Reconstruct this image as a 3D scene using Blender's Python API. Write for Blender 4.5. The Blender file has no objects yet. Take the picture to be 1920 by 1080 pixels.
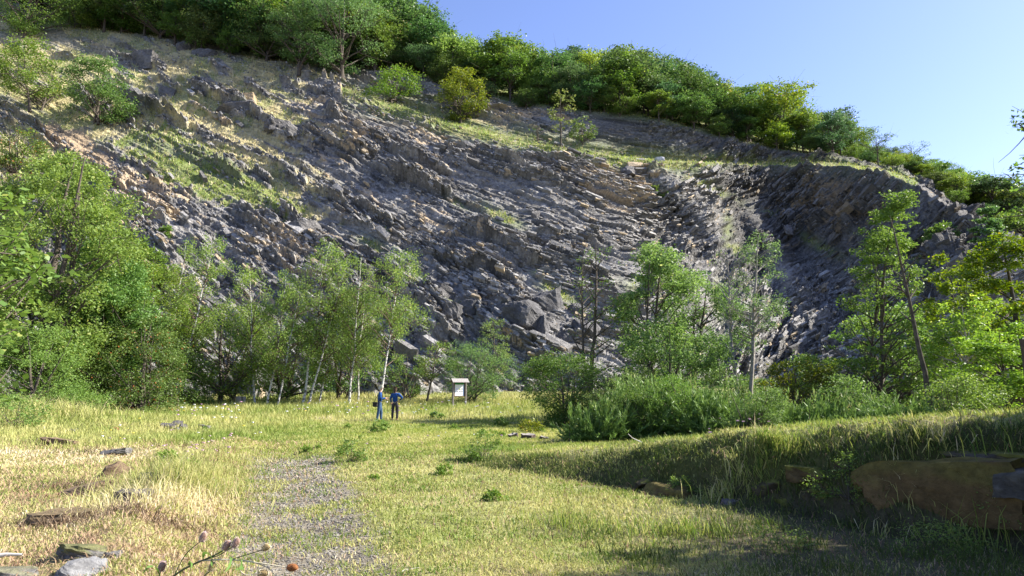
import bpy, bmesh, math, random
import numpy as np
from mathutils import Vector, Matrix

# ------------------------------------------------------------------ camera, sky, sun, exposure
scene = bpy.context.scene
COL = scene.collection
PITCH = math.radians(8.53)
CAM_Z = 1.6
cam_data = bpy.data.cameras.new("camera")
cam = bpy.data.objects.new("camera", cam_data)
COL.objects.link(cam)
cam_data.sensor_width = 36.0
cam_data.lens = 24.0
cam_data.clip_start = 0.05
cam_data.clip_end = 3000.0
cam.location = (0, 0, CAM_Z)
cam.rotation_euler = (math.radians(90) + PITCH, 0, 0)
scene.camera = cam

SUN_EL = math.radians(37)
SUN_AZ = math.radians(84)          # measured from +Y (view direction) towards +X
world = bpy.data.worlds.new("World")
scene.world = world
world.use_nodes = True
wn = world.node_tree.nodes
wl = world.node_tree.links
bg = wn["Background"]
sky = wn.new("ShaderNodeTexSky")
sky.sky_type = 'NISHITA'
sky.sun_disc = False
sky.sun_elevation = SUN_EL
sky.sun_rotation = SUN_AZ
sky.air_density = 1.0
sky.dust_density = 0.7
sky.ozone_density = 3.0
tint = wn.new("ShaderNodeVectorMath"); tint.operation = 'MULTIPLY'
tint.inputs[1].default_value = (0.99, 0.91, 1.08)      # clear early autumn air, a little more violet than the model's
wl.new(sky.outputs[0], tint.inputs[0]); wl.new(tint.outputs[0], bg.inputs[0])
bg.inputs[1].default_value = 0.092

sd = bpy.data.lights.new("sun", 'SUN')
sd.energy = 5.0
sd.angle = math.radians(0.5)
sd.color = (1.0, 0.94, 0.84)
sun = bpy.data.objects.new("sun", sd)
COL.objects.link(sun)
SUN = Vector((math.sin(SUN_AZ) * math.cos(SUN_EL), math.cos(SUN_AZ) * math.cos(SUN_EL), math.sin(SUN_EL)))
sun.rotation_euler = SUN.to_track_quat('Z', 'Y').to_euler()
sun.location = (60, 0, 60)

vs = scene.view_settings
vs.view_transform = 'Standard'
vs.look = 'None'
vs.gamma = 1.0
vs.use_curve_mapping = False
vs.exposure = 1.55
scene.cycles.max_bounces = 5
scene.cycles.diffuse_bounces = 3
scene.cycles.transmission_bounces = 3
scene.cycles.transparent_max_bounces = 4
scene.cycles.caustics_reflective = False
scene.cycles.caustics_refractive = False

# ------------------------------------------------------------------ helpers
F = 1280.0
CP, SP = math.cos(PITCH), math.sin(PITCH)

def ray(u, v):
    x = (np.asarray(u, float) - 960.0) / F
    yu = (540.0 - np.asarray(v, float)) / F
    return x, CP - yu * SP, SP + yu * CP

def pt(u, v, Y):
    """the point of the place that stands Y metres in front, seen along direction u, v"""
    x, y, z = ray(u, v)
    s = Y / y
    return np.stack(np.broadcast_arrays(x * s, Y + 0 * x, CAM_Z + z * s), -1)

def zat(v, Y):
    x, y, z = ray(960, v)
    return CAM_Z + z / y * Y

def xat(u, v, Y):
    x, y, z = ray(u, v)
    return x / y * Y

def hash_(ix, iy, k=0):
    ix = ix.astype(np.int64); iy = iy.astype(np.int64)
    n = (ix * 374761393 + iy * 668265263 + k * 1442695041) & 0xFFFFFFFF
    n = ((n ^ (n >> 13)) * 1274126177) & 0xFFFFFFFF
    n = ((n ^ (n >> 16)) * 2246822519) & 0xFFFFFFFF
    n = n ^ (n >> 15)
    return (n & 0xFFFFFF) / float(0x1000000)

def vnoise(x, y, k=0):
    x = np.asarray(x, float); y = np.asarray(y, float)
    ix = np.floor(x); iy = np.floor(y)
    fx = x - ix; fy = y - iy
    fx = fx * fx * (3 - 2 * fx); fy = fy * fy * (3 - 2 * fy)
    a = hash_(ix, iy, k); b = hash_(ix + 1, iy, k); c = hash_(ix, iy + 1, k); d = hash_(ix + 1, iy + 1, k)
    return (a * (1 - fx) + b * fx) * (1 - fy) + (c * (1 - fx) + d * fx) * fy

def fbm(x, y, o=4, k=0):
    s = 0; a = 0.5; t = 0
    for i in range(o):
        s = s + a * vnoise(x * 2 ** i + 17.3 * i, y * 2 ** i - 9.1 * i, k + i); t += a; a *= 0.5
    return s / t

def cells(x, y, k=0, jit=0.9):
    """jittered cells: random numbers of the nearest one and the offset to its centre"""
    ix = np.floor(x); iy = np.floor(y)
    best = np.full(x.shape, 1e9)
    R1 = np.zeros(x.shape); R2 = np.zeros(x.shape); R3 = np.zeros(x.shape); DX = np.zeros(x.shape); DY = np.zeros(x.shape)
    for i in (-1, 0, 1):
        for j in (-1, 0, 1):
            cx = ix + i; cy = iy + j
            px = cx + 0.5 + jit * (hash_(cx, cy, k) - 0.5); py = cy + 0.5 + jit * (hash_(cx, cy, k + 1) - 0.5)
            dx = x - px; dy = y - py
            d = np.maximum(np.abs(dx), np.abs(dy)) * 0.6 + 0.4 * np.sqrt(dx * dx + dy * dy)
            m = d < best
            best = np.where(m, d, best)
            DX = np.where(m, dx, DX); DY = np.where(m, dy, DY)
            R1 = np.where(m, hash_(cx, cy, k + 2), R1); R2 = np.where(m, hash_(cx, cy, k + 3), R2); R3 = np.where(m, hash_(cx, cy, k + 4), R3)
    return R1, R2, R3, DX, DY, best

def sstep(a, b, x):
    t = np.clip((x - a) / (b - a), 0, 1)
    return t * t * (3 - 2 * t)

def in_poly(u, v, poly):
    c = np.zeros(np.shape(u), bool)
    n = len(poly)
    for i in range(n):
        x0, y0 = poly[i]; x1, y1 = poly[(i + 1) % n]
        if y0 == y1: continue
        m = ((y0 > v) != (y1 > v)) & (u < (x1 - x0) * (v - y0) / (y1 - y0) + x0)
        c ^= m
    return c

def tag(o, label=None, cat=None, group=None, kind=None):
    if label: o["label"] = label
    if cat: o["category"] = cat
    if group: o["group"] = group
    if kind: o["kind"] = kind
    return o

def mesh_np(name, verts, faces, mat=None, attrs=None, smooth=False, parent=None, mats=None, mat_index=None):
    """faces: int array (n,3) or (n,4). attrs: {name: per-vertex float or rgb}"""
    me = bpy.data.meshes.new(name)
    verts = np.ascontiguousarray(verts, np.float32).reshape(-1, 3)
    faces = np.ascontiguousarray(faces, np.int32)
    nf, k = faces.shape
    me.vertices.add(len(verts)); me.vertices.foreach_set("co", verts.ravel())
    me.loops.add(nf * k); me.loops.foreach_set("vertex_index", faces.ravel())
    me.polygons.add(nf)
    me.polygons.foreach_set("loop_start", np.arange(0, nf * k, k, dtype=np.int32))
    me.polygons.foreach_set("use_smooth", np.full(nf, smooth, bool))
    if mat_index is not None: me.polygons.foreach_set("material_index", np.ascontiguousarray(mat_index, np.int32))
    for an, av in (attrs or {}).items():
        av = np.asarray(av, np.float32)
        if av.ndim == 1:
            a = me.attributes.new(an, 'FLOAT', 'POINT'); a.data.foreach_set("value", av)
        else:
            a = me.attributes.new(an, 'FLOAT_COLOR', 'POINT')
            c = np.ones((len(av), 4), np.float32); c[:, :3] = av
            a.data.foreach_set("color", c.ravel())
    me.update(calc_edges=True)
    for m in (mats or ([mat] if mat else [])): me.materials.append(m)
    o = bpy.data.objects.new(name, me)
    COL.objects.link(o)
    if parent: o.parent = parent
    return o

def empty(name, loc=(0, 0, 0), rz=0):
    o = bpy.data.objects.new(name, None)
    o.empty_display_size = 0.2
    o.location = [float(c) for c in loc]; o.rotation_euler = (0, 0, rz)
    COL.objects.link(o)
    return o

def nmat(name):
    m = bpy.data.materials.new(name); m.use_nodes = True
    nt = m.node_tree; nt.nodes.clear()
    out = nt.nodes.new("ShaderNodeOutputMaterial")
    return m, nt, out

def N(nt, typ, **kw):
    n = nt.nodes.new(typ)
    for k_, v_ in kw.items():
        if k_.startswith("i_"): n.inputs[k_[2:].replace("_", " ")].default_value = v_
        else: setattr(n, k_, v_)
    return n

def rgb(c): return (c[0], c[1], c[2], 1.0)

def plain(name, c, rough=0.8, var=0.25, scale=6.0, bump=0.0, metal=0.0, spec=0.3):
    m, nt, out = nmat(name)
    b = N(nt, "ShaderNodeBsdfPrincipled"); b.inputs["Roughness"].default_value = rough; b.inputs["Metallic"].default_value = metal
    b.inputs["Specular IOR Level"].default_value = spec
    tc = N(nt, "ShaderNodeTexCoord"); no = N(nt, "ShaderNodeTexNoise"); no.inputs["Scale"].default_value = scale; no.inputs["Detail"].default_value = 6
    nt.links.new(tc.outputs["Object"], no.inputs["Vector"])
    mx = N(nt, "ShaderNodeMix", data_type='RGBA')
    mx.inputs[6].default_value = rgb([x * (1 - var) for x in c]); mx.inputs[7].default_value = rgb([min(1, x * (1 + var)) for x in c])
    mr = N(nt, "ShaderNodeMapRange"); mr.inputs[1].default_value = 0.3; mr.inputs[2].default_value = 0.7
    nt.links.new(no.outputs[0], mr.inputs[0]); nt.links.new(mr.outputs[0], mx.inputs[0])
    nt.links.new(mx.outputs[2], b.inputs["Base Color"])
    if bump:
        bp = N(nt, "ShaderNodeBump"); bp.inputs["Strength"].default_value = bump; bp.inputs["Distance"].default_value = 0.02
        nt.links.new(no.outputs[0], bp.inputs["Height"]); nt.links.new(bp.outputs[0], b.inputs["Normal"])
    nt.links.new(b.outputs[0], out.inputs[0])
    return m

def attr_mat(name, scale=3.0, var=0.3, bump=0.5, dist=0.1, rough=0.9, spec=0.2, aniso=None):
    """base colour from the vertex attribute 'col', broken up by noise"""
    m, nt, out = nmat(name)
    b = N(nt, "ShaderNodeBsdfPrincipled"); b.inputs["Roughness"].default_value = rough; b.inputs["Specular IOR Level"].default_value = spec
    at = N(nt, "ShaderNodeAttribute", attribute_name="col")
    tc = N(nt, "ShaderNodeTexCoord"); mp = N(nt, "ShaderNodeMapping")
    if aniso: mp.inputs["Scale"].default_value = aniso[0]; mp.inputs["Rotation"].default_value = aniso[1]
    nt.links.new(tc.outputs["Object"], mp.inputs[0])
    no = N(nt, "ShaderNodeTexNoise"); no.inputs["Scale"].default_value = scale; no.inputs["Detail"].default_value = 8; no.inputs["Roughness"].default_value = 0.7
    nt.links.new(mp.outputs[0], no.inputs["Vector"])
    mr = N(nt, "ShaderNodeMapRange"); mr.inputs[1].default_value = 0.25; mr.inputs[2].default_value = 0.75
    mr.inputs[3].default_value = 1 - var; mr.inputs[4].default_value = 1 + var
    nt.links.new(no.outputs[0], mr.inputs[0])
    mx = N(nt, "ShaderNodeVectorMath", operation='SCALE')
    nt.links.new(at.outputs["Color"], mx.inputs[0]); nt.links.new(mr.outputs[0], mx.inputs["Scale"])
    nt.links.new(mx.outputs[0], b.inputs["Base Color"])
    bp = N(nt, "ShaderNodeBump"); bp.inputs["Strength"].default_value = bump; bp.inputs["Distance"].default_value = dist
    nt.links.new(no.outputs[0], bp.inputs["Height"]); nt.links.new(bp.outputs[0], b.inputs["Normal"])
    nt.links.new(b.outputs[0], out.inputs[0])
    return m

def leaf_mat(name, c1, c2, c3=None, trans=0.35, use_obj=True, rough=0.5, spec=0.25):
    """leaf: colour between c1 and c2 by leaf ('rnd'), a few c3; object colour tints the whole plant"""
    m, nt, out = nmat(name)
    at = N(nt, "ShaderNodeAttribute", attribute_name="rnd")
    cr = N(nt, "ShaderNodeValToRGB")
    e = cr.color_ramp.elements
    e[0].color = rgb(c1); e[0].position = 0.0; e[1].color = rgb(c2); e[1].position = 0.85
    if c3:
        x = e.new(0.93); x.color = rgb(c3)
        x.position = 0.95
    nt.links.new(at.outputs["Fac"], cr.inputs[0])
    colout = cr.outputs[0]
    if use_obj:
        oi = N(nt, "ShaderNodeObjectInfo")
        mu = N(nt, "ShaderNodeMix", data_type='RGBA', blend_type='MULTIPLY'); mu.inputs[0].default_value = 1.0
        nt.links.new(colout, mu.inputs[6]); nt.links.new(oi.outputs["Color"], mu.inputs[7])
        colout = mu.outputs[2]
    b = N(nt, "ShaderNodeBsdfPrincipled"); b.inputs["Roughness"].default_value = rough; b.inputs["Specular IOR Level"].default_value = spec
    tr = N(nt, "ShaderNodeBsdfTranslucent")
    nt.links.new(colout, b.inputs["Base Color"])
    hs = N(nt, "ShaderNodeHueSaturation"); hs.inputs["Saturation"].default_value = 1.1; hs.inputs["Value"].default_value = 1.3; hs.inputs["Hue"].default_value = 0.49
    nt.links.new(colout, hs.inputs["Color"]); nt.links.new(hs.outputs[0], tr.inputs[0])
    ms = N(nt, "ShaderNodeMixShader"); ms.inputs[0].default_value = trans
    nt.links.new(b.outputs[0], ms.inputs[1]); nt.links.new(tr.outputs[0], ms.inputs[2])
    nt.links.new(ms.outputs[0], out.inputs[0])
    return m
# ------------------------------------------------------------------ the quarry slope
# for some directions u: toe, r1, r2, r3, r4, bench edge, bench back, crest, hill behind  as (v, metres ahead)
CT = {
 -700: [(752,36),(640,43),(520,52),(400,62),(280,74),(180,86),(160,91),(80,106),(20,150)],
 -250: [(750,44),(620,53),(480,64),(340,76),(200,90),(110,102),(90,106),(10,120),(-60,150)],
 0:    [(748,50),(620,58),(480,70),(340,83),(200,97),(120,107),(105,110),(30,124),(-20,160)],
 300:  [(746,54),(620,62),(500,71),(380,82),(250,95),(150,107),(140,110),(75,122),(20,160)],
 600:  [(744,57),(620,65),(500,75),(380,85),(250,98),(165,109),(160,112),(125,119),(60,160)],
 750:  [(742,58),(620,66),(510,75),(400,84),(290,95),(210,105),(200,110),(128,121),(90,160)],
 850:  [(741,58.5),(620,66.5),(515,75),(410,83.5),(310,93),(238,101),(231,106.5),(160,117),(120,158)],
 960:  [(740,59),(620,67),(520,75),(420,83),(330,91),(266,98),(258,104),(188,114),(150,155)],
 1080: [(740,60),(620,68),(530,75),(430,83),(350,90),(290,96),(284,103),(200,112),(175,150)],
 1200: [(740,62),(620,69),(530,76),(440,84),(365,91),(304,96),(298,106),(215,109.5),(190,150)],
 1300: [(740,64),(630,71),(540,80),(450,88),(370,93),(311,97),(305,107),(238,109.5),(215,150)],
 1400: [(740,66),(640,73),(550,82),(460,95),(380,105),(313,107),(307,109.8),(265,111.5),(245,150)],
 1500: [(740,64),(650,72),(560,84),(470,96),(390,102),(314,105),(307,108.5),(287,110.5),(270,150)],
 1600: [(740,60),(650,69),(570,82),(480,88),(400,92.5),(316,96),(310,104),(300,111),(290,150)],
 1700: [(740,55),(650,61),(570,71),(498,78),(490,79),(345,86),(336,93),(325,105),(322,150)],
 1800: [(740,50),(650,55),(570,61),(500,66),(490,73),(410,75),(402,81),(385,92),(380,150)],
 1900: [(740,46),(650,51),(580,56),(520,60),(505,65),(470,69),(462,76),(440,95),(425,150)],
 2150: [(740,40),(650,45),(580,50),(530,54),(515,58),(490,62),(480,70),(460,95),(440,150)],
 2700: [(740,34),(650,38),(590,42),(540,46),(525,50),(500,54),(490,62),(470,85),(450,140)],
}
cu = np.array(sorted(CT)); cv = np.array([[p[0] for p in CT[u]] for u in cu], float); cy = np.array([[p[1] for p in CT[u]] for u in cu], float)

def cubic(xs, ys, x):
    """Catmull-Rom through (xs, ys rows), non-uniform"""
    i = np.clip(np.searchsorted(xs, x) - 1, 0, len(xs) - 2)
    m = np.zeros_like(ys)
    m[1:-1] = (ys[2:] - ys[:-2]) / (xs[2:] - xs[:-2])[:, None]
    h = (xs[i + 1] - xs[i])[:, None]; t = ((x - xs[i])[:, None]) / h
    return ((2 * t**3 - 3 * t**2 + 1) * ys[i] + (t**3 - 2 * t**2 + t) * h * m[i] + (-2 * t**3 + 3 * t**2) * ys[i + 1] + (t**3 - t**2) * h * m[i + 1])

U = np.concatenate([np.arange(-700, -60, 16.0), np.arange(-60, 1985, 1.9), np.arange(1985, 2700, 16.0)])
V9 = cubic(cu.astype(float), cv, U); Y9 = cubic(cu.astype(float), cy, U)
seg = [62, 66, 74, 74, 62, 12, 56, 26]
R = [np.array([0.0])]
for i, n in enumerate(seg): R.append(i + (np.arange(n) + 1) / n)
R = np.concatenate(R)                                    # row parameter 0..8
ri = np.clip(np.floor(R).astype(int), 0, 7); rt = R - ri
VV = V9[:, ri] * (1 - rt) + V9[:, ri + 1] * rt           # (ncol, nrow)
YY = Y9[:, ri] * (1 - rt) + Y9[:, ri + 1] * rt
# soften the corners between control rows (not at the bench)
def smooth_rows(A, it):
    w = np.where((np.abs(R - 5) < 0.35) | (np.abs(R - 6) < 0.12), 0.0, 1.0)[None, 1:-1]
    for _ in range(it): A[:, 1:-1] += w * 0.5 * (0.5 * (A[:, :-2] + A[:, 2:]) - A[:, 1:-1])
    return A
YY = smooth_rows(YY, 60); VV = smooth_rows(VV, 20)
VV = VV + (11 * (fbm(U / 55, U * 0, 3, 21) - 0.5))[:, None] * (sstep(1240, 1340, U) * (1 - sstep(1900, 2000, U)))[:, None] * np.exp(-((R - 5.3) / 1.3) ** 2)[None]
UU = np.repeat(U[:, None], len(R), 1)
# ribs and hollows of the quarry face (metres of depth), by place
def bump_at(u, v, cu_, cv_, ru, rv, a, rot=0):
    c, s = math.cos(rot), math.sin(rot)
    du = (u - cu_) * c + (v - cv_) * s; dv = -(u - cu_) * s + (v - cv_) * c
    return a * np.exp(-(du / ru) ** 2 - (dv / rv) ** 2)
P0 = pt(UU, VV, YY)
sx = P0[..., 0]; sz = P0[..., 2]
YY = YY + 3.0 * (fbm(sx / 16, sz / 16, 3, 5) - 0.5) * sstep(0, 1, R)[None] * (1 - sstep(5.5, 6.5, R)[None] * 0.6)
YY = YY + bump_at(UU, VV, 1245, 425, 62, 55, 5.0, 0.35)       # dark hollow right of the main face
YY = YY - bump_at(UU, VV, 1330, 430, 26, 110, 3.2, -0.75)     # rib beside it
YY = YY - bump_at(UU, VV, 1455, 480, 26, 150, 4.5, -0.55)     # the lit spur in front of the shaded wall
YY = YY + bump_at(UU, VV, 900, 640, 60, 40, 1.5)
YY = YY - bump_at(UU, VV, 1020, 610, 90, 45, 2.0)
YY = YY - bump_at(UU, VV, 640, 230, 80, 60, 2.5)
YY = YY - bump_at(UU, VV, 280, 420, 60, 90, 2.0, -0.6)
P = pt(UU, VV, YY)
# rows under the ground in front and out over the hill behind
front = P[:, 0:1].copy(); front[..., 1] -= 2.0; front[..., 2] = -1.5
back = [];
for d, dz in ((40, 10), (120, 20), (300, 30)):
    q = P[:, -1:].copy(); q[..., 0] *= 1 + d / 150; q[..., 1] += d; q[..., 2] += dz * sstep(2000, 300, U)[:, None]; back.append(q)
G = np.concatenate([front, P] + back, 1)
Rf = np.concatenate([[-0.3], R, [8.3, 8.6, 9.0]])
UF = np.repeat(U[:, None], G.shape[1], 1)
VF = np.concatenate([VV[:, :1], VV, VV[:, -1:], VV[:, -1:], VV[:, -1:]], 1)
nc, nr = G.shape[:2]
du_ = np.gradient(G, axis=0); dv_ = np.gradient(G, axis=1)
NRM = np.cross(du_, dv_); NRM /= np.linalg.norm(NRM, axis=-1, keepdims=True) + 1e-9
if NRM[nc // 2, 100, 1] > 0: NRM = -NRM
# smooth normals so that blocks stay compact
for _ in range(25):
    NRM[1:-1, 1:-1] = 0.2 * (NRM[1:-1, 1:-1] + NRM[2:, 1:-1] + NRM[:-2, 1:-1] + NRM[1:-1, 2:] + NRM[1:-1, :-2])
NRM /= np.linalg.norm(NRM, axis=-1, keepdims=True) + 1e-9

# bedding coordinates: s along the face, b across the beds
mid = P[:, int(np.searchsorted(R, 3.4))]
ds = np.sqrt(np.sum(np.diff(mid[:, :2], axis=0) ** 2, 1)); S = np.concatenate([[0], np.cumsum(ds)])
ang = np.interp(U, [-700, 0, 300, 600, 900, 1100, 1200, 1290, 1400, 1900, 2700], [-42, -42, -42, -38, -30, -22, -5, 24, 38, 42, 42])
slope = np.tan(np.radians(ang)); GB = np.concatenate([[0], np.cumsum(0.5 * (slope[1:] + slope[:-1]) * ds)])
hh = G[..., 2] * 1.25
Sg = np.repeat(S[:, None], nr, 1); SL = np.repeat(slope[:, None], nr, 1)
B = hh - GB[:, None] * 1.1 + 3.6 * (fbm(Sg / 13, hh / 10, 4, 40) - 0.5)
TT = Sg * (1 + 0.25 * np.abs(SL)) + B * 0.35 * np.sign(SL) + 1.5 * (fbm(Sg / 7, hh / 7, 3, 50) - 0.5)

Rr = Rf[None, :] * np.ones((nc, 1))
win = sstep(-0.2, 0.15, Rr) * (1 - sstep(7.2, 7.9, Rr))
coarse = 0.22 + 0.78 * sstep(0.40, 0.58, fbm(Sg / 9 + 3, B / 6, 3, 60))      # blocky or fine ground
jag = fbm(Sg / 1.2, B / 0.8, 3, 200)
def layer(th, k, amp):
    q = B / th + 0.35 * vnoise(Sg / (th * 6), B / th, k)
    n = np.floor(q); f = q - n
    a = hash_(n, np.floor(TT / (th * 9) + 13 * hash_(n, n, k + 3)), k + 1)
    return amp * (a + 0.35 * (0.5 - f))
def ledge(th, k, amp, run):
    q = B / th + 0.5 * vnoise(TT / (th * 5), B / (th * 2), k); n = np.floor(q); f = q - n
    a = vnoise(TT / run + 31 * hash_(n, n, k + 3), n * 7.31, k + 1)
    return amp * (a ** 1.3 + 0.5 * (0.45 - f) * (0.4 + a))
wallm = np.clip(sstep(1300, 1400, UF) * sstep(2.3, 2.9, Rr) * (1 - sstep(1840, 1900, UF)) + sstep(1080, 1160, UF) * sstep(6.05, 6.2, Rr), 0, 1)     # the steep walls with thin unbroken beds, also painted darker as shade
brk = sstep(0.36, 0.60, fbm(Sg / 5 + 40, hh / 5, 3, 47))
D = (ledge(3.1, 61, 1.5, 9) * (0.3 + 0.7 * coarse) + ledge(1.2, 71, 0.85, 5) * (0.3 + 0.7 * coarse)) * (0.42 + 0.6 * brk) + layer(0.5, 91, 0.34)
KC = []
for (sx_, sy_, amp, k) in ((5.2, 2.0, 1.1, 100), (2.7, 0.9, 0.95, 110), (1.3, 0.45, 0.5, 120), (0.55, 0.3, 0.22, 130)):
    r1, r2, r3, dx, dy, dd = cells(TT / sx_, B / sy_, k)
    c_ = (coarse if sx_ > 0.9 else 0.5 + 0.5 * coarse) * (1 + 0.1 * wallm)
    tilt = ((r2 - 0.5) * dx * 0.9 + (r3 - 0.62) * dy * 1.5)
    D = D + amp * c_ * ((r1 ** 1.5) - 0.35 + tilt)
    KC.append((r1, r2, r3, dd))
D = D + 0.25 * (jag - 0.5)

# what covers the rock: 0 rock .. 1 grass
nz = fbm(UF / 38 + UF * 0, (VF + UF * 0.45) / 17, 4, 300)
nz2 = fbm(UF / 14, (VF + UF * 0.5) / 7, 3, 310)
def polymask(poly, soft=26):
    """soft membership through noisy displacement of the outline"""
    a = np.zeros(UF.shape)
    for k in range(3):
        o = (k - 1) * soft * 0.5
        a += in_poly(UF + (nz - 0.5) * soft * 5 + o, VF + (nz2 - 0.5) * soft * 3, poly)
    return a / 3
straw = polymask([(140,60),(330,62),(470,110),(560,160),(600,260),(520,250),(560,330),(600,400),(585,425),(500,395),(400,330),(330,340),(215,285),(225,190),(150,120)])
green1 = polymask([(225,245),(330,250),(420,300),(500,350),(580,410),(500,400),(380,375),(290,345),(235,300)], 16)
topgr = polymask([(-200,-200),(-200,420),(20,420),(90,330),(215,260),(200,150),(260,70),(400,110),(560,150),(650,150),(690,120),(800,150),(830,120),(700,-200)], 20)
rocky = 1 - sstep(0.475, 0.60, fbm((UF + VF) / 60, (VF - UF * 0.55) / 13, 4, 320))      # stripes of bare rock inside the grass
soil = polymask([(95,235),(150,245),(200,290),(240,345),(225,360),(160,320),(110,290),(85,260)], 10)
soil = np.maximum(soil, polymask([(195,400),(240,430),(270,520),(230,500),(200,450)], 10))
benchg = 1.2 * np.exp(-((Rr - 5.45) / 0.72) ** 4) * (UF > 640) * (UF < 1720) * (1 - 0.8 * sstep(1300, 1380, UF) * (Rr < 5.0))
benchg = benchg * sstep(0.2, 0.42, nz2 + 0.25 * nz)
gr = np.maximum(straw * np.clip(rocky * 1.25, 0, 1), green1 * (0.6 + 0.6 * rocky))
gr = np.maximum(gr, topgr * (0.35 + 0.65 * rocky))
gr = np.maximum(gr, benchg)
gr = np.maximum(gr, sstep(6.75, 7.05, Rr) * (UF > 500))
for (a, b_, ra, rb, w) in ((940,410,38,12,1),(1045,555,34,12,1),(862,585,26,9,.9),(1120,300,90,10,.8),(1350,570,14,34,1),(1375,470,20,8,.8),(1540,465,40,12,.6),(1710,487,60,9,1),
                           (1010,520,22,8,.6),(700,465,30,14,.8),(640,265,12,8,.9),(905,690,60,10,.7),(720,430,26,6,.6),(600,330,30,9,.6),(860,388,20,6,.6),(1200,555,40,16,.6),(1440,405,12,5,.8),(1360,430,10,24,.6),(1315,350,60,8,.9)):
    gr = np.maximum(gr, w * np.exp(-((UF - a) / ra) ** 2 - ((VF - b_ - 0.45 * (UF - a)) / rb) ** 2) * (0.55 + 0.9 * nz2))
gr = np.clip(gr, 0, 1) * (1 - soil)
soft = np.clip(gr * 1.3, 0, 1)
D = D * (1 - 0.62 * soft) * (1 - 0.6 * soil) + 0.25 * soft * fbm(Sg / 1.5, hh / 1.5, 3, 330)
D = D * np.where(np.abs(Rr - 5.6) < 0.5, 0.4, 1.0) * (1 - 0.6 * sstep(6.3, 6.8, Rr)) * (1 - 0.3 * sstep(1560, 1660, UF) * sstep(4.2, 4.7, Rr))
for _ in range(1):
    D[1:-1, 1:-1] = 0.4 * D[1:-1, 1:-1] + 0.15 * (D[2:, 1:-1] + D[:-2, 1:-1] + D[1:-1, 2:] + D[1:-1, :-2])
shade_wall = (UF > 1340) & (Rr > 2.2)
G = G + NRM * (D * win)[..., None]

# base colours
r1, r2, r3, _ = KC[2]; q1, q2, q3, _ = KC[1]; w1, w2, w3, _ = KC[3]
grey = (0.105 + 0.11 * r2 + 0.09 * (q2 - 0.5) + 0.10 * (w2 - 0.5)) * (0.72 + 0.56 * fbm(Sg / 8 + 9, B / 4, 3, 350))
ochre_zone = 0.22 + 0 * UF
for (a, b_, ra, rb, w) in ((520,475,80,40,.75),(230,400,60,70,.9),(1170,330,70,50,.5),(800,420,70,40,.35),(660,270,70,60,.4),(1560,380,90,60,.55),(860,260,120,30,.4),(420,240,60,30,.35),(300,370,70,60,.5),(1130,380,80,40,.3),(960,215,90,30,.5),(560,210,50,40,.35)):
    ochre_zone = ochre_zone + w * np.exp(-((UF - a) / ra) ** 2 - ((VF - b_) / rb) ** 2)
bedn = hash_(np.floor(B / 1.2 + 0.5 * vnoise(TT / 6, B / 2.4, 71)), np.floor(TT / 9), 77)
och = ((0.4 * q3 + 0.3 * r3 + 0.3 * bedn) > 1 - ochre_zone * 0.72).astype(float) * (0.5 + 0.5 * w1)
C = np.stack([grey * 1.04, grey * 1.0, grey * 0.93], -1) * (1 - 0.42 * wallm)[..., None]  # grey of the steep walls painted darker to deepen their shade
C = C * (1 - och[..., None]) + och[..., None] * np.array([0.40, 0.31, 0.20]) * (0.75 + 0.5 * r2[..., None]) * (1 - 0.5 * wallm)[..., None]  # ochre on the walls darkened as shade too
debris = 0.22 + 0.12 * nz2
C = C * (0.9 + 0.25 * (fbm(Sg / 5, B / 3, 3, 340)[..., None]))
sc_ = soil[..., None]; C = C * (1 - sc_) + sc_ * np.array([0.31, 0.235, 0.15]) * (0.8 + 0.4 * nz2[..., None])
straw_c = np.array([0.42, 0.365, 0.20]); green_c = np.array([0.15, 0.19, 0.055])
gk = np.clip(green1 * 0.9 + 0.75 * (Rr > 4.6) * (UF > 640) + 0.5 * (nz > 0.5) + 0.8 * (gr > 0) * (Rr < 4.5) * (UF > 640), 0, 1)[..., None]
gcol = straw_c * (1 - gk) + green_c * gk
C = C * (1 - gr[..., None]) + gcol * gr[..., None] * (0.8 + 0.4 * nz2[..., None])
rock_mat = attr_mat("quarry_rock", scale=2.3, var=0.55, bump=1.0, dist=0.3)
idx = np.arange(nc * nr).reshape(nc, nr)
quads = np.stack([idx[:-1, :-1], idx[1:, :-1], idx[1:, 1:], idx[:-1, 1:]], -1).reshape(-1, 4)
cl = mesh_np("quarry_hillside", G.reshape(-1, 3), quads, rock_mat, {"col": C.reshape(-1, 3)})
tag(cl, "grey layered rock face of an old quarry rising to a wooded hill", "hillside", kind="structure")

c0, c1 = np.searchsorted(U, -40), np.searchsorted(U, 1960)
def cliff_at(u, v):
    """surface point seen at u, v (nearest vertex in that column)"""
    i = int(np.clip(np.searchsorted(U, u), 0, nc - 1))
    j = int(np.argmin(np.abs(VF[i, 1:-3] - v))) + 1
    return G[i, j].copy()
def cliff_row(u, r):
    i = int(np.clip(np.searchsorted(U, u), 0, nc - 1))
    j = int(np.argmin(np.abs(Rf - r)))
    return G[i, j].copy()

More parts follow.
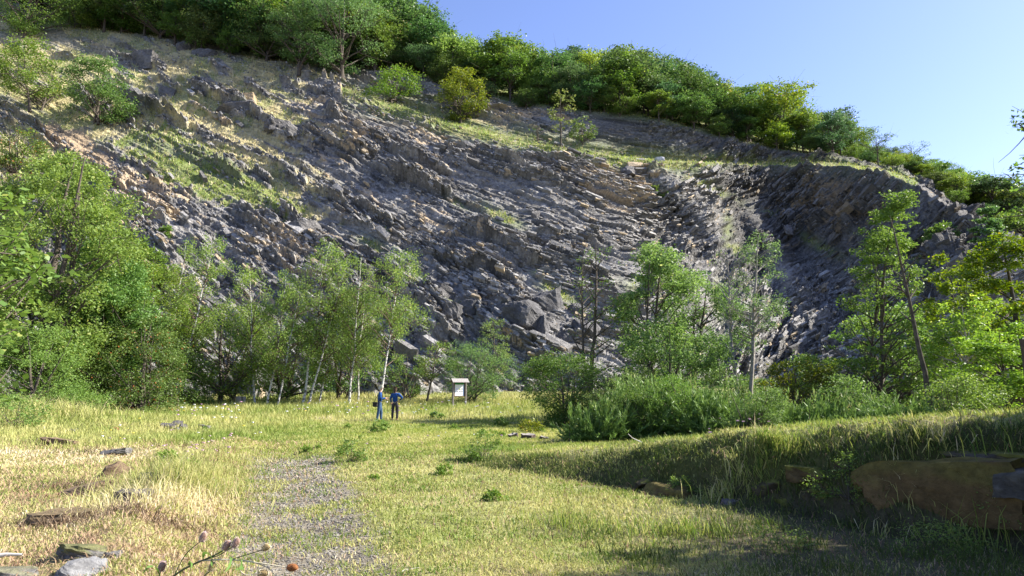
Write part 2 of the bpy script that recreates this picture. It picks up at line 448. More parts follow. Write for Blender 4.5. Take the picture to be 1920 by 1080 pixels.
# ------------------------------------------------------------------ slabs and blocks broken out of the beds (uncountable)
rng = np.random.default_rng(11)
BOX = np.array([[-1,-1,-1],[1,-1,-1],[1,1,-1],[-1,1,-1],[-1,-1,1],[1,-1,1],[1,1,1],[-1,1,1]], float)
BF = np.array([[0,3,2,1],[4,5,6,7],[0,1,5,4],[1,2,6,5],[2,3,7,6],[3,0,4,7]])
clump = coarse * 0.55 + 0.35 * fbm(Sg / 6, B / 3.5, 3, 900)
def slab_field(n, lo, hi, thin, seed, rlim=(0.03, 6.9), gate=0.5, out=0.3, flat=0.5):
    rng = np.random.default_rng(seed)
    i = rng.integers(c0, c1, n); j = rng.integers(2, nr - 30, n)
    r = Rf[j]; keep = (r > rlim[0]) & (r < rlim[1]) & ((hi < 1.0) | (r < 6.1)) & ((np.abs(r - 5.5) > 0.55) | (rng.random(n) < 0.25)) & (rng.random(n) > gr[i, j] * gate * 2) & (rng.random(n) < np.maximum(sstep(0.36, 0.62, clump[i, j]), 0.12)) & (rng.random(n) > soil[i, j] * 0.6)
    i, j = i[keep], j[keep]; n = len(i)
    base = G[i, j]; nn = NRM[i, j]
    h = np.stack([-nn[:, 1], nn[:, 0], 0 * nn[:, 0]], 1); h /= np.linalg.norm(h, axis=1, keepdims=True)     # horizontal along the face
    h = np.where((h[:, :1] < 0), -h, h)
    up = np.cross(h, nn); up = np.where(up[:, 2:] < 0, -up, up)
    a = np.arctan(SL[i, j] * 1.4) + rng.normal(0, 0.10, n)
    t = h * np.cos(a)[:, None] + up * np.sin(a)[:, None]
    w = -h * np.sin(a)[:, None] + up * np.cos(a)[:, None]
    # beds lie between the face plane and the horizontal: tip the thin axis upwards
    wz = w + flat * np.array([0, 0, 1.0]) ; wz += rng.normal(0, 0.15, wz.shape)
    wz -= t * np.sum(wz * t, 1, keepdims=True); wz /= np.linalg.norm(wz, axis=1, keepdims=True)
    d = np.cross(t, wz)
    L = lo + (hi - lo) * rng.random(n) ** 2.6
    th = L * thin * (0.5 + rng.random(n)); dp = L * (0.35 + 0.35 * rng.random(n))
    X = BOX[None] * (1 + rng.uniform(-0.3, 0.12, (n, 8, 3)))
    V = (X[..., 0:1] * (t * L[:, None] * 0.5)[:, None] + X[..., 1:2] * (d * dp[:, None] * 0.5)[:, None] + X[..., 2:3] * (wz * th[:, None] * 0.5)[:, None])
    V += (base + nn * (th * out)[:, None])[:, None]
    fc = (np.arange(n)[:, None, None] * 8 + BF[None]).reshape(-1, 4)
    g = 0.11 + 0.25 * rng.random(n) ** 1.2
    c = np.stack([g * 1.04, g * 1.0, g * 0.93], 1) * (1 - 0.42 * wallm[i, j])[:, None]  # slabs on the steep walls get the same painted shade
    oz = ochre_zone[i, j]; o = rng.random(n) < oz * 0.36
    c[o] = np.array([0.42, 0.335, 0.22]) * (0.7 + 0.6 * rng.random((o.sum(), 1))) * (1 - 0.6 * wallm[i, j][o])[:, None]  # ochre slabs there darkened as shade
    return V.reshape(-1, 3), fc, np.repeat(c, 8, 0)
parts = [slab_field(1500, 0.8, 2.8, 0.22, 1, out=-0.1, flat=0.25, gate=.3), slab_field(22000, 0.35, 1.4, 0.2, 2, out=0.05, flat=.3), slab_field(45000, 0.22, 0.7, 0.3, 3, gate=0.35, out=.1),
         slab_field(80000, 0.12, 0.36, 0.45, 5, gate=0.3, out=.25), slab_field(14000, 0.25, 0.8, 0.3, 4, rlim=(0.0, 0.7), out=0.5)]
vo = 0; vs_, fs_, cs_ = [], [], []
for a, b_, c_ in parts:
    vs_.append(a); fs_.append(b_ + vo); cs_.append(c_); vo += len(a)
sl = mesh_np("rock_slabs", np.concatenate(vs_), np.concatenate(fs_), rock_mat, {"col": np.concatenate(cs_)})
tag(sl, "loose grey and ochre rock slabs covering the quarry face", "rock slabs", kind="stuff")
# ------------------------------------------------------------------ ground: meadow, track, grassy bank over the old wall
BA = np.array([5.4, 7.2]); BD = np.array([-0.626, 0.78]); BN = np.array([0.78, 0.626])
def bank_st(X, Y):
    s = (X - BA[0]) * BN[0] + (Y - BA[1]) * BN[1]
    t = (X - BA[0]) * BD[0] + (Y - BA[1]) * BD[1]
    return s + 0.28 * (vnoise(t * 0.9 + 5, t * 0, 4) - 0.5) + 0.5 * np.exp(-((t - 1.2) / 1.0) ** 2), t
def gz(X, Y):
    X = np.asarray(X, float); Y = np.asarray(Y, float)
    z = 0.40 * sstep(34, 46, Y) + 0.35 * sstep(44, 51, Y) + 1.2 * sstep(50, 66, Y)
    z = z + 0.25 * (fbm(X / 9, Y / 9, 3, 400) - 0.5) * sstep(14, 30, Y) + 0.10 * (fbm(X / 1.6, Y / 1.6, 3, 410) - 0.5)
    s, t = bank_st(X, Y)
    H = np.interp(t, [-6, 0, 3.8, 6.2, 9.7, 13], [1.45, 1.32, 0.98, 0.62, 0.2, 0.0])
    wv = 0.64 * (1 - 0.7 * sstep(3.0, 8, t))
    p = wv * sstep(-0.02, 0.40, s) + (1 - wv) * sstep(0.05, 1.0 + 0.3 * sstep(4, 8, t), s + 0.45 * (vnoise(X * 1.7, Y * 1.7, 416) - 0.5))
    p = p * (1 - 0.5 * sstep(3.5, 12, s)) + 0.26 * (fbm(X * 3.2, Y * 3.2, 4, 418) - 0.5) * sstep(0.1, 0.5, s) * (1 - sstep(2.0, 3.0, s))
    z = z + H * p
    # low rubble ridge of an old foundation on the left
    q = X - (-4.35 - 0.30 * (Y - 8)); z = z + 0.22 * np.exp(-(q / 0.55) ** 2) * sstep(6.0, 7.5, Y) * (1 - sstep(19, 24, Y)) * (0.4 + vnoise(X * 2, Y * 1.1, 412))
    # hump with bushes on the left
    z = z + 0.7 * np.exp(-((X + 22) / 6) ** 2 - ((Y - 31) / 5) ** 2)
    z = z - 0.08 * np.exp(-((X + 1.65 + 0.345 * (Y - 5.9)) / 0.9) ** 2) * (1 - sstep(16, 22, Y))
    return z
def path_m(X, Y):
    w = 0.62 + 0.022 * Y
    d = np.abs(X + 1.62 + 0.338 * (Y - 5.9)) / w
    return (1 - sstep(0.75, 1.35, d + 0.5 * (fbm(X * 1.1, Y * 1.1, 3, 420) - 0.5))) * (1 - sstep(17.0, 20.5, Y))
def axis(a, b, step, far, grow=1.12):
    mid_ = list(np.arange(a, b, step)); st = step; x = mid_[-1]
    hi = []
    while x < far: st *= grow; x += st; hi.append(x)
    return mid_, hi
mx_, hx_ = axis(-11, 11, 0.075, 420, 1.06)
xs = np.array([-h for h in reversed(hx_)] + mx_ + hx_)
my_, hy_ = axis(2.5, 17, 0.075, 60, 1.015)
ys = np.concatenate([[-60, -40, -25, -15, -9, -5, -3, -1.5, -.5, .3, 1, 1.6, 2.1], my_, hy_, [64, 68, 74, 82, 95, 120, 170, 260, 420]])
GX, GY = np.meshgrid(xs, ys, indexing='ij')
far_dn = sstep(72, 110, GY) * 4
GZ = gz(GX, GY) - far_dn
pm = path_m(GX, GY); s_, t_ = bank_st(GX, GY)
n1 = fbm(GX / 1.3, GY / 1.3, 4, 430)[..., None]; n2 = fbm(GX * 2.2, GY * 2.2, 3, 440)[..., None]
thatch = np.array([0.30, 0.26, 0.13]) * (1 - n1) + np.array([0.20, 0.235, 0.065]) * n1
thatch = thatch * (0.6 + 0.7 * n2)
brown = 1.5 * (sstep(-1.2, -3.0, GX + 0.30 * (GY - 8)) * (1 - sstep(9, 13, GY)) * sstep(0.4, 0.6, n1[..., 0]))[..., None]
brown = np.clip(brown, 0, 1.5)
thatch = thatch * (1 - 0.6 * brown) + 0.6 * brown * np.array([0.27, 0.18, 0.11])
pc = np.array([0.20, 0.175, 0.13]) * (0.6 + 0.8 * n2)
gc = thatch * (1 - pm[..., None]) + pc * pm[..., None]
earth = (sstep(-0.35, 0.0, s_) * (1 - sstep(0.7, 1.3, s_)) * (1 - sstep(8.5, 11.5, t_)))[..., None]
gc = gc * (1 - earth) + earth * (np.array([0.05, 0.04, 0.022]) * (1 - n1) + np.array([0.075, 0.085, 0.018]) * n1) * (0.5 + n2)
foot = (sstep(-3.6, -1.8, s_) * (1 - sstep(2.5, 5.5, t_)) * (s_ < 0.2))[..., None] * 0.85  # ground before the wall, painted darker to deepen the tree shade
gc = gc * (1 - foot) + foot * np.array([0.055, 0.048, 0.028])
mown = (np.exp(-((GX + 1.5) / 6.5) ** 2 - ((GY - 26) / 6.0) ** 2))[..., None]
gc = gc * (1 - mown * .8) + .8 * mown * np.array([0.26, 0.29, 0.08]) * (0.85 + 0.3 * n2)
gi = np.arange(GX.size).reshape(GX.shape)
gq = np.stack([gi[:-1, :-1], gi[1:, :-1], gi[1:, 1:], gi[:-1, 1:]], -1).reshape(-1, 4)
gmat = attr_mat("meadow_soil", scale=14.0, var=0.55, bump=0.8, dist=0.04)
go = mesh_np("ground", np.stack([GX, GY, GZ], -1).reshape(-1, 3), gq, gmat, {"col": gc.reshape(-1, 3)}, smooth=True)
tag(go, "meadow ground with a worn gravel track and a grassy bank", "ground", kind="structure")
def ground_pt(u, v, tries=40):
    """where the line of sight u, v meets the ground"""
    x, y, z = ray(u, v)
    Ys = np.concatenate([np.arange(3, 20, 0.03), np.arange(20, 90, 0.2)])
    X = x / y * Ys; Z = CAM_Z + z / y * Ys
    hit = np.nonzero(Z <= gz(X, Ys))[0]
    k = hit[0] if len(hit) else len(Ys) - 1
    return np.array([X[k], Ys[k], gz(X[k], Ys[k])])

# ------------------------------------------------------------------ grass blades
grass_mat = leaf_mat("grass", (0.17, 0.24, 0.045), (0.50, 0.47, 0.19), (0.60, 0.53, 0.32), trans=0.3, use_obj=False, rough=0.6)
green_mat = leaf_mat("green_grass", (0.09, 0.18, 0.03), (0.31, 0.35, 0.09), (0.42, 0.40, 0.16), trans=0.4, use_obj=False, rough=0.5)
painted_shade_mat = leaf_mat('shade_painted_grass', (0.03, 0.06, 0.012), (0.10, 0.14, 0.03), (0.26, 0.24, 0.10), trans=0.3, use_obj=False, rough=0.6)  # grass colours darkened to deepen the shade around the bank
litter_mat = leaf_mat("dry_litter", (0.20, 0.11, 0.07), (0.44, 0.33, 0.21), (0.60, 0.52, 0.40), trans=0.1, use_obj=False, rough=0.8)

def blades(X, Y, Z, h, w, lean, rng, bend=True, flat=None):
    """one tapering blade per root: two segments. returns verts, faces, per-vertex random"""
    n = len(X); a = rng.uniform(0, 2 * np.pi, n)
    d = np.stack([np.cos(a), np.sin(a), 0 * a], 1); sd_ = np.stack([-np.sin(a), np.cos(a), 0 * a], 1)
    phi = rng.uniform(0, 2 * np.pi, n); sd_ = np.stack([np.cos(phi), np.sin(phi), 0 * a], 1)
    lean = lean * rng.uniform(0.3, 1.4, n)
    r0 = np.stack([X, Y, Z - 0.01], 1)
    up = np.array([0, 0, 1.0])
    m_ = r0 + (up * (0.55 * np.cos(lean * 0.5))[:, None] + d * (0.5 * np.sin(lean * 0.6))[:, None]) * h[:, None]
    t_ = m_ + (up * (0.45 * np.cos(np.minimum(lean * 1.7, 1.9)))[:, None] + d * (0.5 * np.sin(np.minimum(lean * 1.7, 1.9)))[:, None]) * h[:, None]
    hw = (w * 0.5)[:, None]
    V = np.stack([r0 - sd_ * hw, r0 + sd_ * hw, m_ + sd_ * hw * 0.75, m_ - sd_ * hw * 0.75, t_], 1)
    b = np.arange(n)[:, None] * 5
    Fq = np.concatenate([b + np.array([[0, 1, 2]]), b + np.array([[0, 2, 3]]), b + np.array([[3, 2, 4]])], 1).reshape(-1, 3)
    return V.reshape(-1, 3), Fq, np.repeat(np.clip(rng.random(n), 0, 1), 5)

def sample_view(n, y0, y1, rng, um=(-60, 1980), p=1.0):
    """ground points spread evenly over what lies between y0 and y1 metres ahead"""
    Y = np.sqrt(rng.uniform(y0 ** 2, y1 ** 2, n)) if p == 1 else y0 * (y1 / y0) ** rng.random(n)
    X = (rng.uniform(um[0], um[1], n) - 960) / F * Y
    return X, Y

def add_grass(name, label, X, Y, h, w, lean, mat, rng, rshift=0.0, clumpiness=0.5):
    Z = gz(X, Y)
    V, Fq, r = blades(X, Y, Z, h, w, lean, rng)
    pn = np.repeat(fbm(X / 0.9, Y / 0.9, 3, 520), 5)
    pn2 = np.repeat(fbm(X / 4.5, Y / 4.5, 3, 521), 5)
    r = np.clip(r * 0.5 + (pn - 0.4) * 0.8 + (pn2 - 0.45) * 1.1 + 0.12 + rshift, 0, 1)
    o = mesh_np(name, V, Fq, mat, {"rnd": r})
    return tag(o, label, "grass", kind="stuff")

rg = np.random.default_rng(5)
def pick(X, Y, p):
    k = rg.random(len(X)) < p
    return X[k], Y[k]
# short dry turf, near and middle
X, Y = sample_view(330000, 3.0, 24.0, rg, p=0)
s, t = bank_st(X, Y)
den = (1 - 0.93 * path_m(X, Y) * sstep(.35, .6, fbm(X * 1.9 + 7, Y * 1.9, 3, 501) + .12)) * (0.45 + 0.9 * sstep(0.3, 0.6, fbm(X * 1.7, Y * 1.7, 2, 500)))
den *= np.where((s < 0.7) & (t < 7), 1 - 0.93 * sstep(-3.6, -1.8, s) * (1 - 0.8 * sstep(2.5, 5, t)), 1.0)
den *= 1 - 0.72 * sstep(-0.3, -1.6, X + 0.30 * (Y - 8) + 2.2) * (1 - sstep(8.5, 12, Y)) * sstep(.38, .55, fbm(X * .9, Y * .9, 3, 502))
X, Y = pick(X, Y, den)
n = len(X); sz_ = (0.75 + 0.5 * fbm(X / 1.1, Y / 1.1, 2, 505))
add_grass("turf_grass", "short straw coloured turf around the gravel track", X, Y, (0.035 + 0.0022 * Y) * sz_ * rg.uniform(0.5, 1.7, n), 0.0035 + 0.00105 * Y, np.full(n, 0.95), grass_mat, rg, 0.04)
# greener tufts in turf and on track
X, Y = sample_view(130000, 3.0, 30.0, rg, p=0)
s, t = bank_st(X, Y)
tuft = sstep(0.52, 0.64, fbm(X * 2.3, Y * 2.3, 2, 530))
X, Y = pick(X, Y, tuft * np.where((s < 0.4) & (t < 7), 1 - 0.9 * sstep(-3.6, -1.8, s) * (1 - 0.8 * sstep(2.5, 5, t)), 1.0))
n = len(X)
add_grass("green_tufts", "fresh green grass tufts in the turf and track", X, Y, (0.045 + 0.002 * Y) * rg.uniform(0.5, 1.5, n), 0.004 + 0.001 * Y, np.full(n, 0.7), green_mat, rg, -0.15)
# lying straw and dead stems
X, Y = sample_view(130000, 3.0, 22.0, rg, p=0)
s, t = bank_st(X, Y)
X, Y = pick(X, Y, (1 - 0.8 * path_m(X, Y)) * (0.15 + 0.85 * sstep(-1.0, -3.5, X + 0.3 * (Y - 8))))
n = len(X)
add_grass("dead_stems", "dry dead stems and leaf litter lying in the turf", X, Y, (0.06 + 0.004 * Y) * rg.uniform(0.4, 1.6, n), 0.004 + 0.0009 * Y, np.full(n, 1.5), litter_mat, rg, 0.0)
# tall dry meadow: beyond 20 m, and the strip left of the track
X, Y = sample_view(240000, 18.0, 58.0, rg, p=0)
mown_p = np.exp(-(((X + 1.2 - 0.10 * (Y - 26)) / 6.6) ** 4 + ((Y - 27) / 10.5) ** 4))
X, Y = pick(X, Y, (1 - 0.97 * mown_p) * (0.5 + 0.7 * fbm(X / 2, Y / 2, 2, 540)) * sstep(18, 24, Y + 6 * fbm(X / 2, Y / 2, 2, 541) - 3))
n = len(X)
add_grass("tall_meadow_grass", "tall yellow green meadow grass in front of the trees", X, Y, (0.15 + 0.20 * sstep(34, 40, Y) + 0.12 * (X < -9)) * rg.uniform(0.4, 1.3, n) * (0.6 + 0.7 * fbm(X / 3, Y / 3, 2, 545)), 0.010 + 0.0007 * Y, np.full(n, 0.42), grass_mat, rg, -0.12)
X, Y = sample_view(100000, 17.0, 40.0, rg, um=(420, 1300), p=0)
mown_p = np.exp(-(((X + 1.2 - 0.10 * (Y - 26)) / 7.0) ** 4 + ((Y - 27) / 11) ** 4))
X, Y = pick(X, Y, mown_p)
n = len(X)
add_grass("mown_grass", "bright mown grass in front of the notice board", X, Y, 0.09 * rg.uniform(0.5, 1.6, n), 0.006 + 0.0008 * Y, np.full(n, 0.8), green_mat, rg, 0.18)
# long grass clump left of the track
X = rg.normal(-5.1, 0.6, 7000); Y = rg.uniform(8.5, 17, 7000); X = X - 0.33 * (Y - 10) * 0.9
X, Y = pick(X, Y, 0.2 + 0.8 * sstep(0.45, 0.6, fbm(X * 1.2, Y * 1.2, 2, 550)))
n = len(X)
add_grass("long_dry_grass", "long pale dry grass drooping beside the track", X, Y, 0.34 * rg.uniform(0.3, 1.2, n), np.full(n, 0.010), np.full(n, 0.9), grass_mat, rg, 0.12)
# bank top and face
X = rg.uniform(-2, 12, 150000); Y = rg.uniform(6.0, 21, 150000)
s, t = bank_st(X, Y)
X, Y = pick(X, Y, sstep(0.15, 1.2, s) * np.where(s < 1.05, 0.45, 1) * (1 - 0.6 * sstep(5, 8, s)) * (t > -6) * (0.25 + 0.9 * sstep(0.4, 0.62, fbm(X * 1.5, Y * 1.5, 2, 560))) * (0.25 + 0.75 * sstep(1.8, 2.8, s)) * np.clip(0.02 * (30 - Y) * 2.2, 0, 1))
n = len(X)
add_grass("bank_grass", "grass growing along the top of the shaded bank", X, Y, 0.115 * rg.uniform(0.4, 1.7, n), np.full(n, 0.010) + 0.0004 * Y, np.full(n, 0.55), green_mat, rg, 0.22)
# straggling stems on and before the bank face, shade put into their colour
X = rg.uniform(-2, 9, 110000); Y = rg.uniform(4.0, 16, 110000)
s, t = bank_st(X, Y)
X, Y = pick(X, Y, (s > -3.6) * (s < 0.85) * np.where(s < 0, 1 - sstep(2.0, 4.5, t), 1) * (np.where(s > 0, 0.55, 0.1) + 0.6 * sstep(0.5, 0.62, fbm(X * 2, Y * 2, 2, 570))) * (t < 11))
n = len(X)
add_grass("shade_painted_stems", "thin grass and stems by the bank, painted dark as shade", X, Y, 0.14 * rg.uniform(0.4, 1.8, n), np.full(n, 0.008), np.full(n, 0.8), painted_shade_mat, rg, 0.0)

# gravel of the track: small stones lying on the surface
nst = 20000
Yg = 3.5 * (19 / 3.5) ** rg.random(nst); Xg = -1.62 - 0.338 * (Yg - 5.9) + rg.normal(0, 0.45 + 0.02 * Yg, nst)
k = rg.random(nst) < path_m(Xg, Yg) + 0.03; Xg, Yg = Xg[k], Yg[k]; nst = len(Xg)
r_ = (0.003 + 0.0006 * Yg) * rg.uniform(0.5, 2.2, nst)
Vg = BOX[None] * (1 + rg.uniform(-0.45, 0.15, (nst, 8, 3))) * np.array([1, 0.8, 0.45])
ag = rg.uniform(0, 6.28, nst); ca, sa = np.cos(ag)[:, None], np.sin(ag)[:, None]
Vg = np.stack([Vg[..., 0] * ca - Vg[..., 1] * sa, Vg[..., 0] * sa + Vg[..., 1] * ca, Vg[..., 2]], -1) * r_[:, None, None]
Vg += np.stack([Xg, Yg, gz(Xg, Yg) + r_ * 0.2], 1)[:, None]
gg = 0.22 + 0.22 * rg.random(nst)
o = mesh_np("track_gravel", Vg.reshape(-1, 3), (np.arange(nst)[:, None, None] * 8 + BF[None]).reshape(-1, 4), rock_mat, {"col": np.repeat(np.stack([gg, gg * .93, gg * .80], 1), 8, 0)})
tag(o, "grey gravel scattered along the worn track", "gravel", kind="stuff")

# grass on the slope and the bench
def slope_grass(n, seed, hgt, wid, mat, name, label, gate):
    r = np.random.default_rng(seed)
    i = r.integers(c0, c1, n); j = r.integers(3, nr - 10, n)
    k = r.random(n) < gate(i, j); i, j = i[k], j[k]; n = len(i)
    b = G[i, j] + r.normal(0, 0.08, (n, 3)) * np.array([1, 0.3, 0.3])
    V, Fq, q = blades(b[:, 0], b[:, 1], b[:, 2], hgt * r.uniform(0.4, 1.5, n), wid * r.uniform(0.6, 1.4, n), np.full(n, 0.9), r)
    pn = np.repeat(nz2[i, j], 5)
    o = mesh_np(name, V, Fq, mat, {"rnd": np.clip(q * 0.5 + pn * 0.6, 0, 1)})
    tag(o, label, "grass", kind="stuff")
straw_mat = leaf_mat("straw_grass", (0.26, 0.26, 0.10), (0.52, 0.46, 0.27), (0.60, 0.54, 0.36), trans=0.25, use_obj=False, rough=0.7)
slope_grass(170000, 31, 0.50, 0.10, straw_mat, "slope_straw_grass", "dry straw coloured grass on the upper quarry slope", lambda i, j: sstep(0.35, 0.8, gr[i, j]) * (1 - gk[i, j, 0] * 0.8))
slope_grass(120000, 32, 0.42, 0.11, green_mat, "slope_green_grass", "green grass patches on the quarry slope and bench", lambda i, j: sstep(0.35, 0.8, gr[i, j]) * gk[i, j, 0])
# ------------------------------------------------------------------ trees, bushes
def tubes(lines, sides=6):
    """lines: list of (points (n,3), radii (n)) -> one mesh's verts and quads"""
    Vs, Fs = [], []; o = 0
    for P_, R_ in lines:
        P_ = np.asarray(P_, float); R_ = np.asarray(R_, float); n = len(P_)
        T = np.gradient(P_, axis=0); T /= np.linalg.norm(T, axis=1, keepdims=True) + 1e-9
        ref = np.array([0.0, 1.0, 0.1]) if abs(T[0, 1]) < 0.8 else np.array([1.0, 0, 0.1])
        A = np.cross(T, ref); A /= np.linalg.norm(A, axis=1, keepdims=True) + 1e-9
        B_ = np.cross(T, A)
        th = np.arange(sides) / sides * 2 * np.pi
        ring = P_[:, None] + (A[:, None] * np.cos(th)[None, :, None] + B_[:, None] * np.sin(th)[None, :, None]) * R_[:, None, None]
        Vs.append(ring.reshape(-1, 3))
        i = np.arange(n - 1)[:, None] * sides; j = np.arange(sides)[None]
        q = np.stack([i + j, i + (j + 1) % sides, i + sides + (j + 1) % sides, i + sides + j], -1).reshape(-1, 4)
        Fs.append(q + o); o += n * sides
    return np.concatenate(Vs), np.concatenate(Fs)

def wobble(p0, p1, n, amp, rng, sag=0.0, curve=0.0):
    t = np.linspace(0, 1, n)[:, None]
    L = np.linalg.norm(np.array(p1) - np.array(p0))
    P_ = np.array(p0) * (1 - t) + np.array(p1) * t
    w = rng.normal(0, amp * L, (n, 3)); w[0] = 0
    w = np.cumsum(w, 0) / math.sqrt(n) * np.sin(np.pi * t * 0.5)
    P_ = P_ + w * (1 - t)
    P_[:, 2] += (-sag * np.sin(np.pi * t[:, 0]) + curve * (t[:, 0] ** 2 - t[:, 0])) * L
    return P_

def leaf_quads(C, L, W, rng, up=0.5, droop=0.0):
    """diamond leaves at C; up: 0 random .. 1 lying flat"""
    n = len(C)
    a = rng.normal(0, 1, (n, 3)); a[:, 2] = a[:, 2] * (1 - up) - droop; a /= np.linalg.norm(a, axis=1, keepdims=True)
    b = rng.normal(0, 1, (n, 3)); b[:, 2] *= (1 - up); b -= a * np.sum(a * b, 1, keepdims=True); b /= np.linalg.norm(b, axis=1, keepdims=True) + 1e-9
    L = (L * rng.uniform(0.6, 1.3, n))[:, None] * 0.5; W = (W * rng.uniform(0.6, 1.3, n))[:, None] * 0.5
    V = np.stack([C - a * L, C + b * W, C + a * L, C - b * W], 1).reshape(-1, 3)
    return V, np.arange(4 * n).reshape(n, 4)

ENV = {
 'oval':   lambda t: np.sin(np.pi * np.clip(t, 0, 1) ** 0.85) ** 0.6,
 'round':  lambda t: np.sqrt(np.clip(1 - (2 * t - 1) ** 2, 0, 1)),
 'cone':   lambda t: np.clip(1.05 - t, 0, 1) ** 0.75 * np.clip(t * 7, 0, 1) ** 0.5,
 'column': lambda t: np.clip((1 - t) * 3.2, 0, 1) ** 0.6 * np.clip(t * 5 + 0.3, 0, 1),
 'umbrella': lambda t: np.clip(t * 1.7, 0.15, 1) * np.clip((1 - t) * 3.5, 0, 1) ** 0.5,
 'bush':   lambda t: np.clip(1 - t ** 2.2, 0, 1) ** 0.5,
}
def build_tree(H, W, seed, env='oval', base=0.25, K=45, n=7000, leaf=(0.3, 0.2), clump=0.13, trunk=0.02, lean=(0, 0), up=0.45, droop=0.0,
               stems=1, limbs=26, twig=True, hollow=0.45, flat=0.65, switch=False, bare=0.0):
    """-> (trunk verts, faces), (leaf verts, faces, rnd). foot at origin, height H, crown width W"""
    r = np.random.default_rng(seed)
    top = np.array([lean[0], lean[1], H])
    lines = []; stem_paths = []
    for k in range(stems):
        off = np.zeros(3) if stems == 1 else np.array([r.normal(0, W * 0.05), r.normal(0, W * 0.05), 0])
        tp = top * (1 if k == 0 else r.uniform(0.75, 0.98)) + (0 if stems == 1 else 1) * np.array([r.normal(0, W * 0.16), r.normal(0, W * 0.16), 0])
        P_ = wobble(off, tp * 0.96, 12, 0.05, r)
        t = np.linspace(0, 1, 12)
        R_ = trunk * H * (1 - t) ** 0.8 * (1 if k == 0 else 0.75) + 0.0015 * H
        R_[0] *= 1.35
        lines.append((P_, R_)); stem_paths.append((P_, R_))
    # clump centres in the envelope
    h = base + (1 - base) * (r.random(K) * 0.93 + 0.05 * r.random(K))
    te = (h - base) / (1 - base)
    rad = ENV[env](te) * W * 0.5 * (hollow + (1 - hollow) * np.sqrt(r.random(K))) * r.uniform(0.68, 1.22, K)
    az = (np.arange(K) * 2.39996 + r.normal(0, 0.4, K))
    ax = np.stack([np.interp(h, np.linspace(0, 1, 12), stem_paths[0][0][:, i]) for i in range(2)], 1)
    cc = np.stack([ax[:, 0] + np.cos(az) * rad, ax[:, 1] + np.sin(az) * rad, h * H], 1)
    cs = clump * W * r.uniform(0.6, 1.35, K) * (0.65 + 0.35 * ENV[env](te))
    order = np.argsort(-rad)[:limbs]
    for q in order:
        P_, R_ = stem_paths[r.integers(stems)]
        ht = max(0.08, min(0.95, h[q] - (rad[q] / H) * r.uniform(0.35, 0.9)))
        fr = min(0.95, ht) * 11; i0 = int(fr); f = fr - i0
        s0 = P_[i0] * (1 - f) + P_[min(i0 + 1, 11)] * f
        r0 = (R_[i0] * 0.45) + 0.001 * H
        B_ = wobble(s0, cc[q], 7, 0.10, r, sag=-0.04, curve=0.15 if not switch else 0.0)
        lines.append((B_, np.linspace(r0, r0 * 0.22, 7)))
        if twig:
            for _ in range(3):
                a = B_[r.integers(3, 7)]; b = cc[q] + r.normal(0, 1, 3) * cs[q] * 1.2
                lines.append((wobble(a, b, 4, 0.1, r), np.linspace(r0 * 0.3, r0 * 0.08, 4)))
    tv, tf = tubes(lines, 6); tf.flags.writeable = True; build_tree.nstem = stems * 11 * 6
    # leaves: sub-clumps round each clump, so that light and dark pockets form
    wgt = cs ** 2; wgt /= wgt.sum()
    which = r.choice(K, n, p=wgt)
    S = 9
    sub = r.normal(0, 1, (K, S, 3)); sub /= np.linalg.norm(sub, axis=2, keepdims=True); sub *= r.uniform(0.4, 1.15, (K, S, 1)); sub[..., 2] *= flat
    ws = r.integers(0, S, n)
    d = r.normal(0, 0.34, (n, 3)); d[:, 2] *= flat
    C_ = cc[which] + (sub[which, ws] + d) * cs[which][:, None]
    if droop: C_[:, 2] -= droop * cs[which] * r.random(n) ** 2 * 1.2
    if bare: k = r.random(n) > bare; C_ = C_[k]; which = which[k]; ws = ws[k]; n = len(C_)
    C_[:, 2] = np.maximum(C_[:, 2], 0.05)
    lv, lf = leaf_quads(C_, np.full(n, leaf[0]), np.full(n, leaf[1]), r, up=up, droop=droop)
    cr_ = r.random((K, S))
    rv = np.clip(0.35 * r.random(n) + 0.4 * cr_[which, ws] + 0.35 * (C_[:, 2] / H) * r.random(n) + 0.0, 0, 1)
    rv = np.where(r.random(n) < 0.03, 1.0, rv * 0.93)
    return (tv, tf), (lv, lf, np.repeat(rv, 4))

bark_dark = plain("dark_bark", (0.085, 0.07, 0.055), 0.9, 0.4, 8, 0.5)
bark_twig = plain('twig_bark', (0.13, 0.09, 0.07), 0.9, 0.3, 9)
bark_grey = plain("grey_bark", (0.26, 0.235, 0.20), 0.85, 0.3, 9, 0.4)
bark_birch, nt, out = nmat("birch_bark")
b_ = N(nt, "ShaderNodeBsdfPrincipled"); b_.inputs["Roughness"].default_value = 0.7
tc = N(nt, "ShaderNodeTexCoord"); mp = N(nt, "ShaderNodeMapping"); mp.inputs["Scale"].default_value = (2, 2, 6); no = N(nt, "ShaderNodeTexNoise"); no.inputs["Scale"].default_value = 2.2; no.inputs["Detail"].default_value = 4
cr_ = N(nt, "ShaderNodeValToRGB"); cr_.color_ramp.elements[0].position = 0.40; cr_.color_ramp.elements[0].color = (0.05, 0.045, 0.04, 1); cr_.color_ramp.elements[1].position = 0.47; cr_.color_ramp.elements[1].color = (0.48, 0.465, 0.43, 1)
nt.links.new(tc.outputs["Object"], mp.inputs[0]); nt.links.new(mp.outputs[0], no.inputs[0]); nt.links.new(no.outputs[0], cr_.inputs[0]); nt.links.new(cr_.outputs[0], b_.inputs["Base Color"]); nt.links.new(b_.outputs[0], out.inputs[0])

